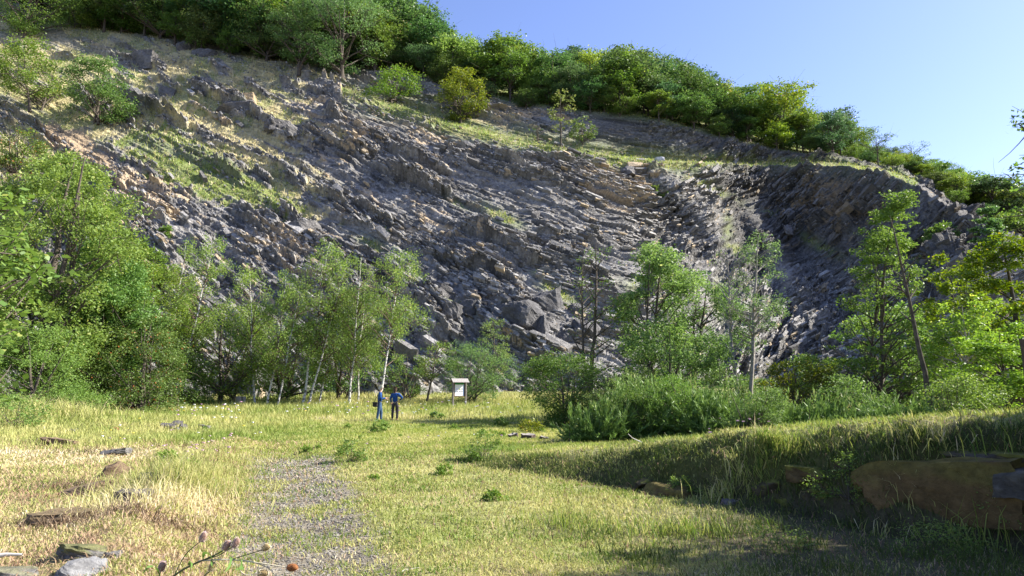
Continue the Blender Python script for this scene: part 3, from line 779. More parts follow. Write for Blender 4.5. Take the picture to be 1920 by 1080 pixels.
L_oak = leaf_mat("oak_leaves", (0.06, 0.12, 0.024), (0.21, 0.31, 0.065), (0.31, 0.34, 0.09), 0.40)
L_birch = leaf_mat("birch_leaves", (0.085, 0.155, 0.035), (0.215, 0.315, 0.095), (0.30, 0.35, 0.12), 0.42)
L_bright = leaf_mat("bright_leaves", (0.07, 0.145, 0.025), (0.225, 0.335, 0.085), (0.34, 0.39, 0.12), 0.42)
L_blue = leaf_mat("locust_leaves", (0.065, 0.13, 0.035), (0.16, 0.255, 0.08), (0.22, 0.30, 0.10), 0.35)
L_yellow = leaf_mat("yellowing_leaves", (0.10, 0.14, 0.015), (0.24, 0.27, 0.03), (0.42, 0.30, 0.05), 0.40)
L_shrub = leaf_mat("shrub_leaves", (0.065, 0.13, 0.026), (0.165, 0.26, 0.055), (0.28, 0.28, 0.10), 0.36)
L_broom = leaf_mat("broom_switches", (0.05, 0.11, 0.022), (0.19, 0.30, 0.08), (0.30, 0.33, 0.13), 0.25)
L_berry = leaf_mat("berry_bush_leaves", (0.06, 0.11, 0.025), (0.15, 0.22, 0.05), (0.36, 0.12, 0.04), 0.30)
BARK = {'d': bark_dark, 'g': bark_grey, 'b': bark_birch}

def plant(name, label, cat, foot, H, W, seed, leafm, bark='d', group=None, tint=(1, 1, 1), crown_name="crown", stem_name="trunk", **kw):
    (tv, tf), (lv, lf, rv) = build_tree(H, W, seed, **kw)
    e = empty(name, (foot[0], foot[1], foot[2] - 0.05))
    mi = np.zeros(len(tf), int); mi[build_tree.nstem:] = 1
    mesh_np(stem_name, tv, tf, smooth=True, parent=e, mats=[BARK[bark], bark_twig if bark == 'b' else BARK[bark]], mat_index=mi)
    if len(lf):
        c = mesh_np(crown_name, lv, lf, leafm, {"rnd": rv}, parent=e)
        c.color = (*tint, 1)
    tag(e, label, cat, group)
    return e
def sized(u, vb, vt, w, Y, z=None):
    """foot point, height and width in metres of something Y ahead spanning vb..vt and w across in the photo"""
    foot = pt(u, vb, Y)
    if z is not None: foot[2] = z
    else: foot[2] = gz(foot[0], Y) if Y < 58 else foot[2]
    return foot, zat(vt, Y) - foot[2], w / F * Y

# ---- forest along the ridge and on the hill behind
protos = []
specs = [
 dict(W=0.72, env='oval', base=0.22, K=46, n=6500, leaf=(0.032, 0.022), clump=0.16, trunk=0.016, hollow=0.5),
 dict(W=0.62, env='oval', base=0.30, K=40, n=6000, leaf=(0.032, 0.022), clump=0.17, trunk=0.018, hollow=0.45, flat=0.5),
 dict(W=0.85, env='round', base=0.18, K=52, n=7500, leaf=(0.032, 0.023), clump=0.145, trunk=0.017, hollow=0.55),
 dict(W=0.55, env='column', base=0.28, K=40, n=5500, leaf=(0.030, 0.022), clump=0.19, trunk=0.015, hollow=0.4),
 dict(W=0.78, env='umbrella', base=0.34, K=42, n=6000, leaf=(0.032, 0.022), clump=0.15, trunk=0.017, hollow=0.4, flat=0.45),
 dict(W=0.66, env='oval', base=0.12, K=50, n=7000, leaf=(0.032, 0.023), clump=0.16, trunk=0.015, hollow=0.5, stems=2),
]
fmats = [L_oak, L_oak, L_shrub, L_oak, L_blue, L_bright]
for k, sp in enumerate(specs):
    (tv, tf), (lv, lf, rv) = build_tree(1.0, seed=700 + k, **{**sp, 'W': sp['W']})
    protos.append((tv, tf, lv, lf, rv))
proto_me = []
for k, (tv, tf, lv, lf, rv) in enumerate(protos):
    a = mesh_np("trunk", tv, tf, bark_dark, smooth=True); b2 = mesh_np("crown", lv, lf, fmats[k], {"rnd": rv})
    proto_me.append((a.data, b2.data)); bpy.data.objects.remove(a); bpy.data.objects.remove(b2)
def forest_tree(foot, H, k, rz, label, group, tint, wf=1.0, name="forest_tree"):
    e = empty(name, foot, rz); e.scale = (H * wf, H * wf, H)
    t = bpy.data.objects.new("trunk", proto_me[k][0]); c = bpy.data.objects.new("crown", proto_me[k][1])
    for o_ in (t, c): COL.objects.link(o_); o_.parent = e
    c.color = (*tint, 1)
    return tag(e, label, "tree", group)
SU = [(-100,-260),(300,-190),(600,-100),(660,-25),(690,-12),(720,-2),(770,12),(800,42),(870,70),(900,78),(950,68),(985,90),(1010,96),(1060,100),(1100,98),(1200,108),(1290,130),(1340,160),(1400,180),(1460,168),(1500,190),(1530,212),(1560,212),(1590,238),(1610,268),(1640,272),(1700,290),(1730,300),(1760,308),(1800,325),(1850,335),(1920,358),(2000,380)]
su_x = [a for a, b in SU]; su_y = [b for a, b in SU]
rf = np.random.default_rng(77)
sections = [(330, 'woodland tree at the top left edge of the quarry', 'trees above the left part of the slope'),
            (700, 'tall green tree on the highest part of the ridge', 'trees on the high ridge'),
            (1010, 'green tree in the row along the middle of the ridge', 'trees along the middle ridge'),
            (1400, 'sunlit tree on the ridge above the shaded rock wall', 'trees above the shaded wall'),
            (1620, 'low bushy tree on the descending ridge at far right', 'trees on the low right ridge')]
def section(u):
    s_ = sections[0]
    for q in sections:
        if u >= q[0]: s_ = q
    return s_
cnt = 0
for ri_, (row, step) in enumerate(((6.84, 60), (6.97, 40), (7.08, 36), (7.25, 40), (7.5, 50), (7.85, 60))):
    u = 20 + 9 * ri_ + (300 if ri_ == 0 else 0)
    while u < 1975:
        uu = u + rf.uniform(-10, 10)
        p_ = cliff_row(uu, row + rf.uniform(-0.05, 0.05))
        vt = np.interp(uu, su_x, su_y)
        Ht = zat(vt, p_[1]) - p_[2]
        lim = 15.0
        H_ = min(Ht * rf.choice([0.72, 0.88, 0.98, 1.05, 1.15]), lim * rf.uniform(0.75, 1.25)) if Ht > 2.5 else 2.5
        if ri_ == 0: H_ *= 0.5
        if ri_ == 1 and rf.random() < 0.4: H_ *= 0.7
        g_ = rf.random(); warm = rf.uniform(0.85, 1.2)
        dk = 0.62 if rf.random() < 0.28 else 1.0
        tint = ((0.5 + 0.7 * g_ * warm) * dk, (0.7 + 0.45 * g_) * dk, (0.75 + 0.5 * rf.random()) * (0.5 + 0.5 * dk))
        if uu > 1450: tint = (tint[0] * 1.15, tint[1] * 1.08, tint[2])
        k = int(rf.choice(6, p=[.26, .22, .2, .14, .08, .10]))
        s_ = section(uu)
        forest_tree(p_ - np.array([0, 0, 0.3]), max(2.4, H_), k, rf.uniform(0, 6.28), s_[1], s_[2], tint, wf=rf.uniform(0.95, 1.4) * (1.25 if uu > 1580 else 1))
        u += step * rf.uniform(0.75, 1.25) * (0.8 if uu > 1580 else 1)
        cnt += 1
print("forest trees", cnt)

# ---- single trees and bushes on the slope: u, base v, top v, width, label, name, kind, material, options
def on_slope(u, vb, vt, w, name, label, cat, leafm, seed, bark='d', dv=0, **kw):
    p_ = cliff_at(u, vb)
    H_ = zat(vt, p_[1]) - p_[2]
    W_ = w / F * p_[1]
    kw.setdefault('n', int(1500 + 55 * H_ * W_)); kw.setdefault('leaf', (0.30, 0.20)); kw.setdefault('K', 34)
    return plant(name, label, cat, p_, H_, W_, seed, leafm, bark, **kw)
on_slope(862, 232, 128, 96, "maple_tree", "round olive and yellow tinged tree standing alone on the rock bench", "tree", L_oak, 801, base=0.06, env='oval', n=7500, K=60, tint=(1.1, 0.9, 0.6))
on_slope(735, 196, 124, 100, "shrub", "wide bright green shrub on the slope left of the lone olive tree", "shrub", L_shrub, 802, base=0.05, env='bush', stems=3, tint=(1.1, 1.15, 0.8))
on_slope(1050, 280, 165, 50, "sapling", "slender sapling with thin reddish top on the bench", "tree", L_birch, 803, base=0.3, env='column', n=700, limbs=14, trunk=0.012, tint=(1.1, 0.9, 0.9))
on_slope(1090, 276, 222, 46, "shrub", "small grey green bush at the right of the slender sapling", "shrub", L_shrub, 804, base=0.05, env='round', n=1300, tint=(1.1, 1.0, 1.3))
on_slope(1008, 268, 232, 40, "dead_shrub", "leafless brown shrub on the bench left of the sapling", "shrub", L_shrub, 805, base=0.1, env='round', n=20, stems=4, limbs=24)
on_slope(1235, 388, 345, 44, "shrub", "small hanging bush on the rock face above the dark hollow", "shrub", L_shrub, 806, base=0.05, env='round', n=1500, tint=(1.2, 1.1, 1.1))
on_slope(60, 218, 90, 140, "small_tree", "small tree with open crown on the upper left slope", "tree", L_shrub, 807, base=0.28, env='round', stems=2, tint=(1.25, 1.15, 1.0), n=7500, K=50)
on_slope(180, 238, 112, 120, "bush", "dense bright green bush on the slope beside the small open tree", "bush", L_bright, 808, base=0.03, env='bush', stems=3, n=9000, K=55, tint=(0.8, 0.85, 1))
on_slope(640, 158, -30, 175, "locust_tree", "large pale blue green feathery tree overhanging the slope top", "tree", L_blue, 809, base=0.10, env='oval', n=16000, K=75, flat=0.4, tint=(1.15, 1.2, 1.35))
on_slope(560, 150, -10, 120, "locust_tree", "pale feathery tree just left of the largest pale tree", "tree", L_blue, 822, base=0.2, env='oval', n=9000, K=50, flat=0.4, tint=(1.0, 1.05, 1.0))
on_slope(365, 100, 55, 50, "sapling", "little sapling standing in dry grass below the upper left wood", "tree", L_shrub, 810, base=0.3, env='round', n=900)
on_slope(310, 447, 420, 24, "shrub", "tiny vivid green shrub on bare rock low on the left slope", "shrub", L_bright, 811, base=0.0, env='bush', n=500)
on_slope(45, 75, -45, 200, "feathery_tree", "light green feathery tree in the top left corner", "tree", L_birch, 812, base=0.1, env='umbrella', n=14000, K=60, flat=0.4, tint=(0.9, 0.95, 0.75))
on_slope(190, 55, -40, 150, "feathery_tree", "light green tree right of the top left corner tree", "tree", L_birch, 813, base=0.1, env='umbrella', n=10000, K=50, flat=0.4, tint=(0.75, 0.8, 0.65))
on_slope(300, 75, -30, 150, "woodland_tree", "darker green tree at the upper edge of the dry grass slope", "tree", L_shrub, 814, base=0.12, env='round', n=9000, K=50)
on_slope(420, 92, -20, 150, "woodland_tree", "dark spreading tree above the topmost rock outcrops", "tree", L_oak, 815, base=0.15, env='round', n=9000, K=50)
on_slope(500, 118, 0, 120, "woodland_tree", "dark tree with low boughs left of the pale feathery trees", "tree", L_oak, 816, base=0.1, env='oval', n=8000, K=50, tint=(1, 1, 1.2))
on_slope(700, 140, 30, 80, "woodland_tree", "slim dark tree right of the largest pale tree", "tree", L_oak, 823, base=0.15, env='oval', n=5500, K=40)
on_slope(1645, 312, 246, 74, "pine_tree", "open thin crowned tree rising above the low ridge", "tree", L_shrub, 817, base=0.35, env='umbrella', n=900, K=22, flat=0.3, leaf=(0.25, 0.12), tint=(.8, .8, 1.2))
on_slope(1712, 330, 268, 60, "pine_tree", "sparse spiky topped tree on the low ridge further right", "tree", L_shrub, 818, base=0.3, env='column', n=1200, K=24, leaf=(0.25, 0.12), tint=(.8, .8, 1.1))
on_slope(1560, 300, 208, 80, "woodland_tree", "tall blue green tree at the right end of the high wood", "tree", L_blue, 824, base=0.2, env='oval', n=5500, K=36, tint=(.7, .8, 1.1))
on_slope(1858, 500, 386, 84, "fir_tree", "dark green pointed tree at the far end of the shaded spur", "tree", L_oak, 819, base=0.05, env='cone', n=5000, K=50, flat=0.4, tint=(0.7, 0.85, 1.2))
on_slope(1790, 470, 420, 70, "bush", "low green bush on the spur left of the dark pointed tree", "bush", L_shrub, 820, base=0.0, env='bush', n=2600)
on_slope(1905, 455, 395, 90, "bush", "round green bush right of the dark pointed tree on the spur", "bush", L_oak, 821, base=0.0, env='bush', n=3200)
for k, (u, vb, vt, w) in enumerate(((20, 330, 235, 110), (110, 345, 290, 70), (60, 440, 350, 120), (150, 470, 380, 90), (215, 520, 440, 90), (290, 560, 470, 110), (0, 560, 440, 160), (250, 610, 520, 110))):
    lab = ("dark reddish green scrub at the left edge high on the slope", "small scrub bush beside the bare ochre soil", "leafy scrub below the ochre soil at the left edge", "yellow green scrub under the ochre scree", "scrub at the foot of the ochre outcrop", "tangled scrub behind the first leaning birch", "dense scrub filling the left edge of the slope foot", "low scrub beneath the left rock outcrop")[k]
    on_slope(u, vb, vt, w, "scrub_bush", lab, "bush", L_berry if k == 0 else L_shrub, 830 + k, base=0.0, env='bush', stems=3, n=5200, leaf=(0.24, 0.16), tint=(1.2, 1.15, 0.9))

# ---- trees in front of the quarry foot
def front(u, vb, vt, w, Y, name, label, cat, leafm, seed, bark='d', **kw):
    foot, H_, W_ = sized(u, vb, vt, w, Y)
    return plant(name, label, cat, foot, H_, W_, seed, leafm, bark, **kw)
LF = (0.13, 0.085)
# the big mass on the left
front(70, 770, 262, 300, 38, "locust_tree", "big bright green tree filling the left edge", "tree", L_bright, 901, base=0.08, env='oval', n=70000, K=170, leaf=(0.17, 0.10), clump=0.10, limbs=40, stems=3, tint=(1.15, 1.05, 1.0), up=0.3, flat=0.6)
front(185, 765, 440, 170, 41, "ash_tree", "tree with blue green leaves right of the big left tree", "tree", L_blue, 902, base=0.12, env='oval', n=34000, K=90, leaf=(0.16, 0.09), clump=0.12, tint=(1.05, 1.15, 0.9), up=0.3)
front(55, 780, 600, 230, 34, "bush", "broad pale green bush at the foot of the big left tree", "bush", L_birch, 903, base=0.0, env='bush', n=26000, K=80, leaf=(0.11, 0.05), clump=0.11, stems=4, tint=(1.1, 1.15, 0.95))
front(165, 765, 620, 130, 40, "bush", "dark hollow bush between the left tree and the berry bush", "bush", L_oak, 904, base=0.0, env='bush', n=11000, K=50, leaf=LF, tint=(0.8, 0.8, 0.8), stems=3)
front(265, 762, 585, 180, 40, "berry_bush", "rounded bush with reddish berries at the meadow edge", "bush", L_berry, 905, base=0.0, env='bush', n=22000, K=80, leaf=(0.12, 0.07), clump=0.11, stems=4)
front(250, 755, 500, 190, 47, "hawthorn", "taller green thicket behind the berry bush", "bush", L_oak, 906, base=0.05, env='round', n=16000, K=70, leaf=LF, stems=3, tint=(1.2, 1.1, 0.8))
front(420, 752, 560, 200, 49, "willow_bush", "dark green willow thicket behind the leaning birch", "bush", L_oak, 907, base=0.03, env='round', n=18000, K=70, leaf=LF, stems=4, tint=(1.25, 1.2, 1.0))
front(530, 752, 600, 150, 51, "willow_bush", "green thicket behind the row of white birch stems", "bush", L_shrub, 908, base=0.05, env='round', n=12000, K=60, leaf=LF, stems=4, tint=(0.9, 1.0, 0.9))
front(640, 750, 590, 130, 52, "willow_bush", "thicket behind the birches nearest the two people", "bush", L_shrub, 909, base=0.1, env='round', n=6000, K=50, leaf=LF, stems=4, tint=(0.8, .95, .9))
front(340, 755, 640, 120, 46, "bush", "low leafy bush at the foot of the leaning birch", "bush", L_shrub, 910, base=0.0, env='bush', n=9000, K=50, leaf=LF, stems=3)
birches = [(340, 725, 425, 130, 46, 46, 5200, "birch leaning right with long white stem beside the berry bush"),
 (312, 715, 440, 100, 49, 18, 3600, "thin birch left of the long leaning white stem"),
 (478, 757, 490, 130, 47, -26, 4600, "birch bending left at the left end of the birch row"),
 (500, 757, 500, 120, 46, 24, 4000, "birch with bright white foot second in the birch row"),
 (520, 756, 515, 120, 46, 34, 4000, "birch leaning right with forked white foot in the row"),
 (567, 757, 440, 150, 47, 40, 6000, "tallest birch of the middle group with long white stem"),
 (578, 755, 470, 130, 47, 66, 4200, "strongly leaning birch right of the tallest middle birch"),
 (597, 750, 540, 110, 48, 44, 3000, "short leaning birch with pale stem in the middle group"),
 (655, 745, 470, 140, 48, 14, 6000, "bushy upright birch left of the two people"),
 (672, 742, 520, 110, 50, 6, 3600, "slim birch between the bushy one and the two people"),
 (712, 742, 455, 150, 47, 36, 7500, "birch with tall bright crown right above the two people")]
for k, (u, vb, vt, w, Y, ln, n_, lab) in enumerate(birches):
    front(u, vb, vt, w * 0.74, Y, "birch_tree", lab, "birch", L_birch, 920 + k, bark='b', base=0.22, env='oval', n=int(n_ * 1.35), K=55, leaf=(0.105, 0.07), clump=0.13, trunk=0.0062,
          lean=(ln / F * Y, 0), droop=0.7, flat=1.0, up=0.2, hollow=0.25, limbs=40, tint=(1.25, 1.2, 0.95))
front(800, 745, 635, 70, 50, "alder_tree", "small dark stemmed tree between the people and the notice board", "tree", L_shrub, 940, base=0.35, env='round', n=1800, K=26, leaf=LF, trunk=0.018, lean=(0.8, 0), tint=(1.2, 1.1, 1))
front(880, 752, 640, 130, 50, "willow_bush", "grey green willow bush right behind the notice board", "bush", L_birch, 941, base=0.03, env='round', n=13000, K=60, leaf=(0.12, 0.05), stems=5, tint=(0.8, 0.9, 0.95))
front(925, 745, 590, 70, 53, "sapling", "light green sapling above the bush by the notice board", "tree", L_bright, 942, base=0.3, env='oval', n=2600, K=30, leaf=LF, trunk=0.01, tint=(1.0, 0.9, 1.2))
front(760, 748, 660, 90, 53, "bush", "thin scrub behind the two people", "bush", L_shrub, 943, base=0.05, env='round', n=2600, K=30, leaf=LF, stems=4)
# right half
front(1062, 790, 664, 150, 33, "willow_bush", "dark rounded bush right of the notice board", "bush", L_shrub, 950, base=0.0, env='round', n=20000, K=80, leaf=(0.10, 0.05), stems=5, tint=(0.8, 0.85, 0.85))
front(1150, 785, 690, 130, 31, "willow_bush", "green bush between the dark rounded bush and the broom", "bush", L_bright, 951, base=0.0, env='round', n=14000, K=60, leaf=(0.10, 0.06), stems=5, tint=(0.75, 0.7, 0.9))
front(1112, 760, 440, 110, 37, "dead_alder", "thin nearly leafless dark tree left of the bright ash", "tree", L_shrub, 952, base=0.2, env='column', n=1100, K=34, leaf=(0.11, 0.08), trunk=0.012, limbs=34, stems=2)
front(1205, 765, 450, 170, 36, "ash_tree", "bright green ash with lush crown in the centre right", "tree", L_bright, 953, base=0.2, env='oval', n=15000, K=60, leaf=(0.19, 0.085), clump=0.13, trunk=0.013, stems=2, lean=(0.6, 0), tint=(1.0, 1.0, 1.2), up=0.35)
front(1290, 765, 500, 150, 38, "ash_tree", "second bright green ash right behind the lush one", "tree", L_bright, 954, base=0.2, env='oval', n=11000, K=50, leaf=(0.19, 0.085), clump=0.13, trunk=0.013, stems=2, tint=(0.85, 0.9, 1.1), up=0.35)
front(1250, 775, 610, 190, 33, "ash_sapling", "low ash saplings under the two bright ash trees", "tree", L_bright, 955, base=0.05, env='round', n=10000, K=50, leaf=(0.15, 0.08), stems=5, tint=(0.8, 0.85, 1))
front(1386, 752, 440, 80, 32, "pale_tree", "bare pale stemmed tree left of its leafy twin", "tree", L_birch, 956, bark='g', base=0.4, env='column', n=300, K=34, leaf=(0.10, 0.06), trunk=0.011, limbs=34, lean=(-0.3, 0), switch=True)
front(1404, 755, 425, 110, 32, "pale_tree", "pale stemmed tree with thin grey green leaves", "tree", L_birch, 957, bark='g', base=0.35, env='oval', n=6500, K=50, leaf=(0.10, 0.05), trunk=0.011, limbs=34, lean=(0.9, 0), tint=(0.8, 0.85, 1.0))
front(1490, 775, 668, 130, 27, "bush", "small yellow green bush behind the grassy bank", "bush", L_yellow, 958, base=0.05, env='round', n=7500, K=50, leaf=(0.10, 0.07), stems=4, tint=(0.7, 0.75, 0.8))
front(1622, 775, 366, 235, 27, "larch_tree", "tall airy tree with tiered sparse boughs behind the bank", "tree", L_birch, 959, base=0.10, env='cone', n=17000, K=170, leaf=(0.12, 0.065), clump=0.075, trunk=0.009, flat=0.4, limbs=60, hollow=0.1, up=0.5, stems=2, tint=(0.85, 0.9, 0.65))
front(1700, 780, 560, 170, 29, "hazel_bush", "dense dark green bush between tiered tree and snag", "bush", L_bright, 960, base=0.0, env='round', n=9000, K=80, leaf=(0.12, 0.08), clump=.1, stems=4, tint=(0.9, 1.0, 0.9))
front(1560, 780, 660, 130, 30, "hazel_bush", "green bush left under the tall tiered tree", "bush", L_shrub, 961, base=0.0, env='round', n=9000, K=50, leaf=(0.11, 0.07), stems=4)
front(1752, 775, 385, 70, 21, "dead_snag", "leaning dead snag with bare branch stubs", "dead tree", L_shrub, 962, bark='d', base=0.5, env='column', n=14, K=14, leaf=(0.08, 0.05), trunk=0.013, limbs=12, lean=(-0.88, 0), twig=False)
front(1800, 770, 468, 150, 31, "maple_tree", "yellow green maple right of the dead snag", "tree", L_yellow, 963, base=0.15, env='oval', n=13000, K=90, leaf=(0.14, 0.10), clump=0.10, trunk=0.012, tint=(0.8, 1.0, 1.0))
front(1824, 775, 560, 150, 23, "grey_alder", "grey straight trunk with leafy boughs behind the bank", "tree", L_oak, 964, bark='g', base=0.25, env='round', n=8000, K=44, leaf=(0.10, 0.07), trunk=0.022, tint=(1.5, 1.5, 1.2), up=0.6)
front(1915, 775, 430, 190, 25, "beech_tree", "large bright tree at the right edge", "tree", L_yellow, 965, base=0.1, env='oval', n=24000, K=90, leaf=(0.12, 0.08), trunk=0.02, tint=(0.7, 0.9, 0.8), up=0.6, flat=0.4)
front(1890, 780, 600, 160, 20, "beech_tree", "dark layered beech boughs low at the right edge", "tree", L_oak, 966, base=0.05, env='round', n=14000, K=60, leaf=(0.09, 0.06), trunk=0.02, tint=(1.3, 1.4, 1.0), up=0.7, flat=0.35)
front(1760, 780, 620, 140, 36, "hazel_bush", "dark bush behind the foot of the dead snag", "bush", L_oak, 967, base=0.0, env='round', n=6000, K=50, leaf=(0.12, 0.08), stems=3)
front(1430, 780, 700, 110, 34, "hazel_bush", "low green scrub around the two pale stems", "bush", L_shrub, 968, base=0.0, env='bush', n=6000, K=40, leaf=(0.10, 0.06), stems=3)
front(1340, 780, 690, 120, 33, "hazel_bush", "low scrub between broom and the pale stems", "bush", L_bright, 969, base=0.0, env='bush', n=7000, K=40, leaf=(0.10, 0.06), stems=3, tint=(.8, .8, 1))

# ---- broom: upright green switches
def broom(u, vb, vt, w, Y, label, seed, n=9000):
    """shoots fan out from the foot; fine green switches follow each shoot"""
    foot, H_, W_ = sized(u, vb, vt, w, Y); r = np.random.default_rng(seed)
    ns = n // 40; shoots = []; C_, A_ = [], []
    for k in range(ns):
        a = r.uniform(0, 6.28); q = math.sqrt(r.random()); b0 = r.normal(0, W_ * 0.16, 2)
        hk = H_ * r.uniform(0.35, 1.0) * math.sqrt(max(0.12, 1.05 - q * q)) * (0.55 + 0.8 * float(vnoise(np.array(math.cos(a) * q * 2.2 + seed), np.array(math.sin(a) * q * 2.2), seed)))
        end = np.array([b0[0] + math.cos(a) * q * W_ * 0.42, b0[1] + math.sin(a) * q * W_ * 0.34, hk])
        P_ = wobble((b0[0], b0[1], 0.0), end, 7, 0.05, r, sag=-0.10)
        if k % 6 == 0: shoots.append((P_, np.linspace(0.014, 0.004, 7)))
        m = 40; t = r.uniform(0.25, 1.0, m) * 6; i = np.minimum(t.astype(int), 5); f = (t - i)[:, None]
        c = P_[i] * (1 - f) + P_[i + 1] * f; d = P_[i + 1] - P_[i]; d /= np.linalg.norm(d, axis=1, keepdims=True) + 1e-9
        d = d + r.normal(0, 0.42, (m, 3)) + np.array([0, 0, 0.25]); d /= np.linalg.norm(d, axis=1, keepdims=True)
        C_.append(c + d * 0.05 + r.normal(0, 0.02, (m, 3))); A_.append(d)
    C_ = np.concatenate(C_); A_ = np.concatenate(A_); m = len(C_)
    side = np.cross(A_, r.normal(0, 1, (m, 3))); side /= np.linalg.norm(side, axis=1, keepdims=True) + 1e-9
    L_ = (0.17 * r.uniform(0.5, 1.4, m))[:, None]; wd = (0.0045 + 0.00045 * Y) * r.uniform(0.6, 1.5, m)[:, None]
    V = np.stack([C_ - A_ * L_ * .5, C_ + side * wd, C_ + A_ * L_ * .6, C_ - side * wd], 1).reshape(-1, 3); V[:, 2] = np.maximum(V[:, 2], 0.02)
    e = empty("broom_bush", (foot[0], foot[1], gz(foot[0], foot[1]) - 0.05))
    mesh_np("switches", V, np.arange(4 * m).reshape(m, 4), L_broom, {"rnd": np.repeat(np.clip(0.6 * r.random(m) + 0.4 * C_[:, 2] / H_, 0, 1), 4)}, parent=e)
    tv, tf = tubes(shoots, 5); mesh_np("stems", tv, tf, bark_dark, parent=e)
    tag(e, label, "bush")
    return e
broom(1215, 806, 700, 170, 22, "large fine stemmed green broom bush in front of the ash trees", 971, 34000)
broom(1290, 804, 712, 150, 21.3, "rounded broom bush right of the largest broom", 977, 26000)
broom(1128, 818, 745, 130, 21, "darker straggly broom at the left end of the broom thicket", 972, 12000)
broom(1345, 800, 715, 160, 20, "broom with upright switches behind the bank edge", 973, 15000)
broom(1455, 795, 740, 130, 19, "low dark broom tuft below the pale stemmed trees", 974, 9000)
broom(1560, 790, 735, 150, 19, "low broom and brambles left of the tiered tree foot", 975, 9000)
broom(1680, 785, 728, 160, 18, "green undergrowth under the tiered tree behind the bank", 976, 9000)

front(1180, 800, 712, 120, 21.5, "bramble_bush", "leafy dark bush in the left part of the broom thicket", "bush", L_shrub, 1010, base=0.0, env='bush', n=12000, K=70, leaf=(0.05, 0.022), stems=7)
front(1300, 795, 700, 140, 20.8, "bramble_bush", "leafy green bush among the broom in front of the ash", "bush", L_shrub, 1011, base=0.0, env='bush', n=14000, K=80, leaf=(0.05, 0.022), stems=7, tint=(1.1, 1.2, 1))
front(1405, 800, 725, 110, 18.5, "bramble_bush", "brambles with pale stems at the right end of the broom", "bush", L_birch, 1012, base=0.0, env='bush', n=7000, K=60, leaf=(0.05, 0.03), stems=7, tint=(.8, .85, .8))
front(1620, 790, 700, 150, 19.5, "bramble_bush", "bush with small glossy leaves under the tiered tree", "bush", L_bright, 1013, base=0.0, env='bush', n=9000, K=60, leaf=(0.06, 0.04), stems=6, tint=(.7, .75, .8))
front(1790, 785, 700, 150, 18, "bramble_bush", "dark leafy scrub along the bank near the grey trunk", "bush", L_oak, 1014, base=0.0, env='bush', n=9000, K=60, leaf=(0.06, 0.04), stems=6)
# ---- trees beyond the view edges; the tall unseen ones are added to cut skylight
def near_tree(x, y, H_, W_, name, label, leafm, seed, **kw):
    return plant(name, label, "tree", (x, y, float(gz(x, y))), H_, W_, seed, leafm, **kw)
near_tree(12.9, 6.1, 7.0, 5.6, "oak_tree", "tree beyond the right edge whose shade falls on the old wall", L_oak, 981, base=0.18, env='round', n=60000, K=110, leaf=(0.15, 0.10))
near_tree(12.8, 2.2, 7.2, 7.5, "oak_tree", "tree beside the camera at right shading the lower right ground", L_oak, 982, base=0.12, env='round', n=60000, K=110, leaf=(0.15, 0.10))
near_tree(17.0, -3.0, 14, 10.0, "oak_tree", "unseen tall tree added right of the camera to dim the skylight", L_oak, 986, base=0.1, env='round', n=60000, K=110, leaf=(0.22, 0.15))  # this and the next two: unseen, added to cut sky fill on the foreground
near_tree(21.0, 6.0, 11, 8.0, "oak_tree", "unseen tall tree added behind the shading tree to dim the skylight", L_oak, 987, base=0.1, env='round', n=50000, K=110, leaf=(0.22, 0.15))
near_tree(9.0, -7.0, 13, 10.0, "oak_tree", "unseen tall tree added behind the camera at right to dim the skylight", L_oak, 988, base=0.1, env='round', n=50000, K=110, leaf=(0.22, 0.15))
near_tree(17.5, 13.4, 7.5, 4.0, "oak_tree", "thin crowned tree beyond the right edge dappling the bank", L_oak, 983, base=0.3, env='oval', n=3500, K=40, leaf=(0.13, 0.09))
near_tree(14.35, 16.5, 9.6, 3.4, "oak_tree", "tree whose leafy twigs poke in at the right edge against the sky", L_oak, 984, base=0.3, env='oval', n=2600, K=60, leaf=(0.13, 0.075), clump=0.09, limbs=60, tint=(.8, .9, .9))
near_tree(-11.6, 13.0, 6.6, 4.6, "maple_tree", "maple with broad yellow green leaves reaching in at the left edge", L_bright, 985, base=0.12, env='round', n=3200, K=60, leaf=(0.17, 0.13), clump=0.10, limbs=50, up=0.6)
wk = None; r9 = np.random.default_rng(41)
for k in range(34):                 # broad leaved weeds dotted through the meadow: copies of one plant
    Y_ = float(r9.uniform(9, 33)); u_ = float(r9.uniform(240, 1040) if Y_ > 16 else r9.choice([r9.uniform(20, 420), r9.uniform(680, 950)])); X_ = (u_ - 960) / F * Y_
    if wk is None:
        wk = plant("meadow_weed", "low broad leaved weed dotted in the meadow grass", "weed", (X_, Y_, float(gz(X_, Y_))), 0.24, 0.42, 4411, L_shrub, base=0.05, env='bush', stems=6, K=22, n=420, leaf=(0.07, 0.035), clump=0.2, tint=(1.3, 1.25, 1.0), stem_name="stems", crown_name="leaves", limbs=12)
        wk["group"] = "weeds dotted through the meadow"; root_w = wk
    else:
        root_w = wk.copy(); COL.objects.link(root_w); root_w.location = (X_, Y_, float(gz(X_, Y_)) - 0.03)
        for ch in list(wk.children):
            c_ = ch.copy(); COL.objects.link(c_); c_.parent = root_w
    q_ = float(r9.uniform(0.35, 0.95)); root_w.scale = (q_, q_, q_ * float(r9.uniform(0.7, 1.6))); root_w.rotation_euler[2] = float(r9.uniform(0, 6.28))
def weed(u, v, h, w, label, seed, leafm=L_shrub, name="weed_plant", n=700):
    p_ = ground_pt(u, v); Y = p_[1]
    return plant(name, label, "weed", p_, h / F * Y, w / F * Y, seed, leafm, base=0.1, env='bush', stems=5, K=26, n=n, leaf=(0.004 * Y, 0.0018 * Y), clump=0.16, trunk=0.012, stem_name="stems", crown_name="leaves", limbs=16)
weed(905, 862, 55, 70, "dark leafy thistle clump in the short grass by the bank end", 990)
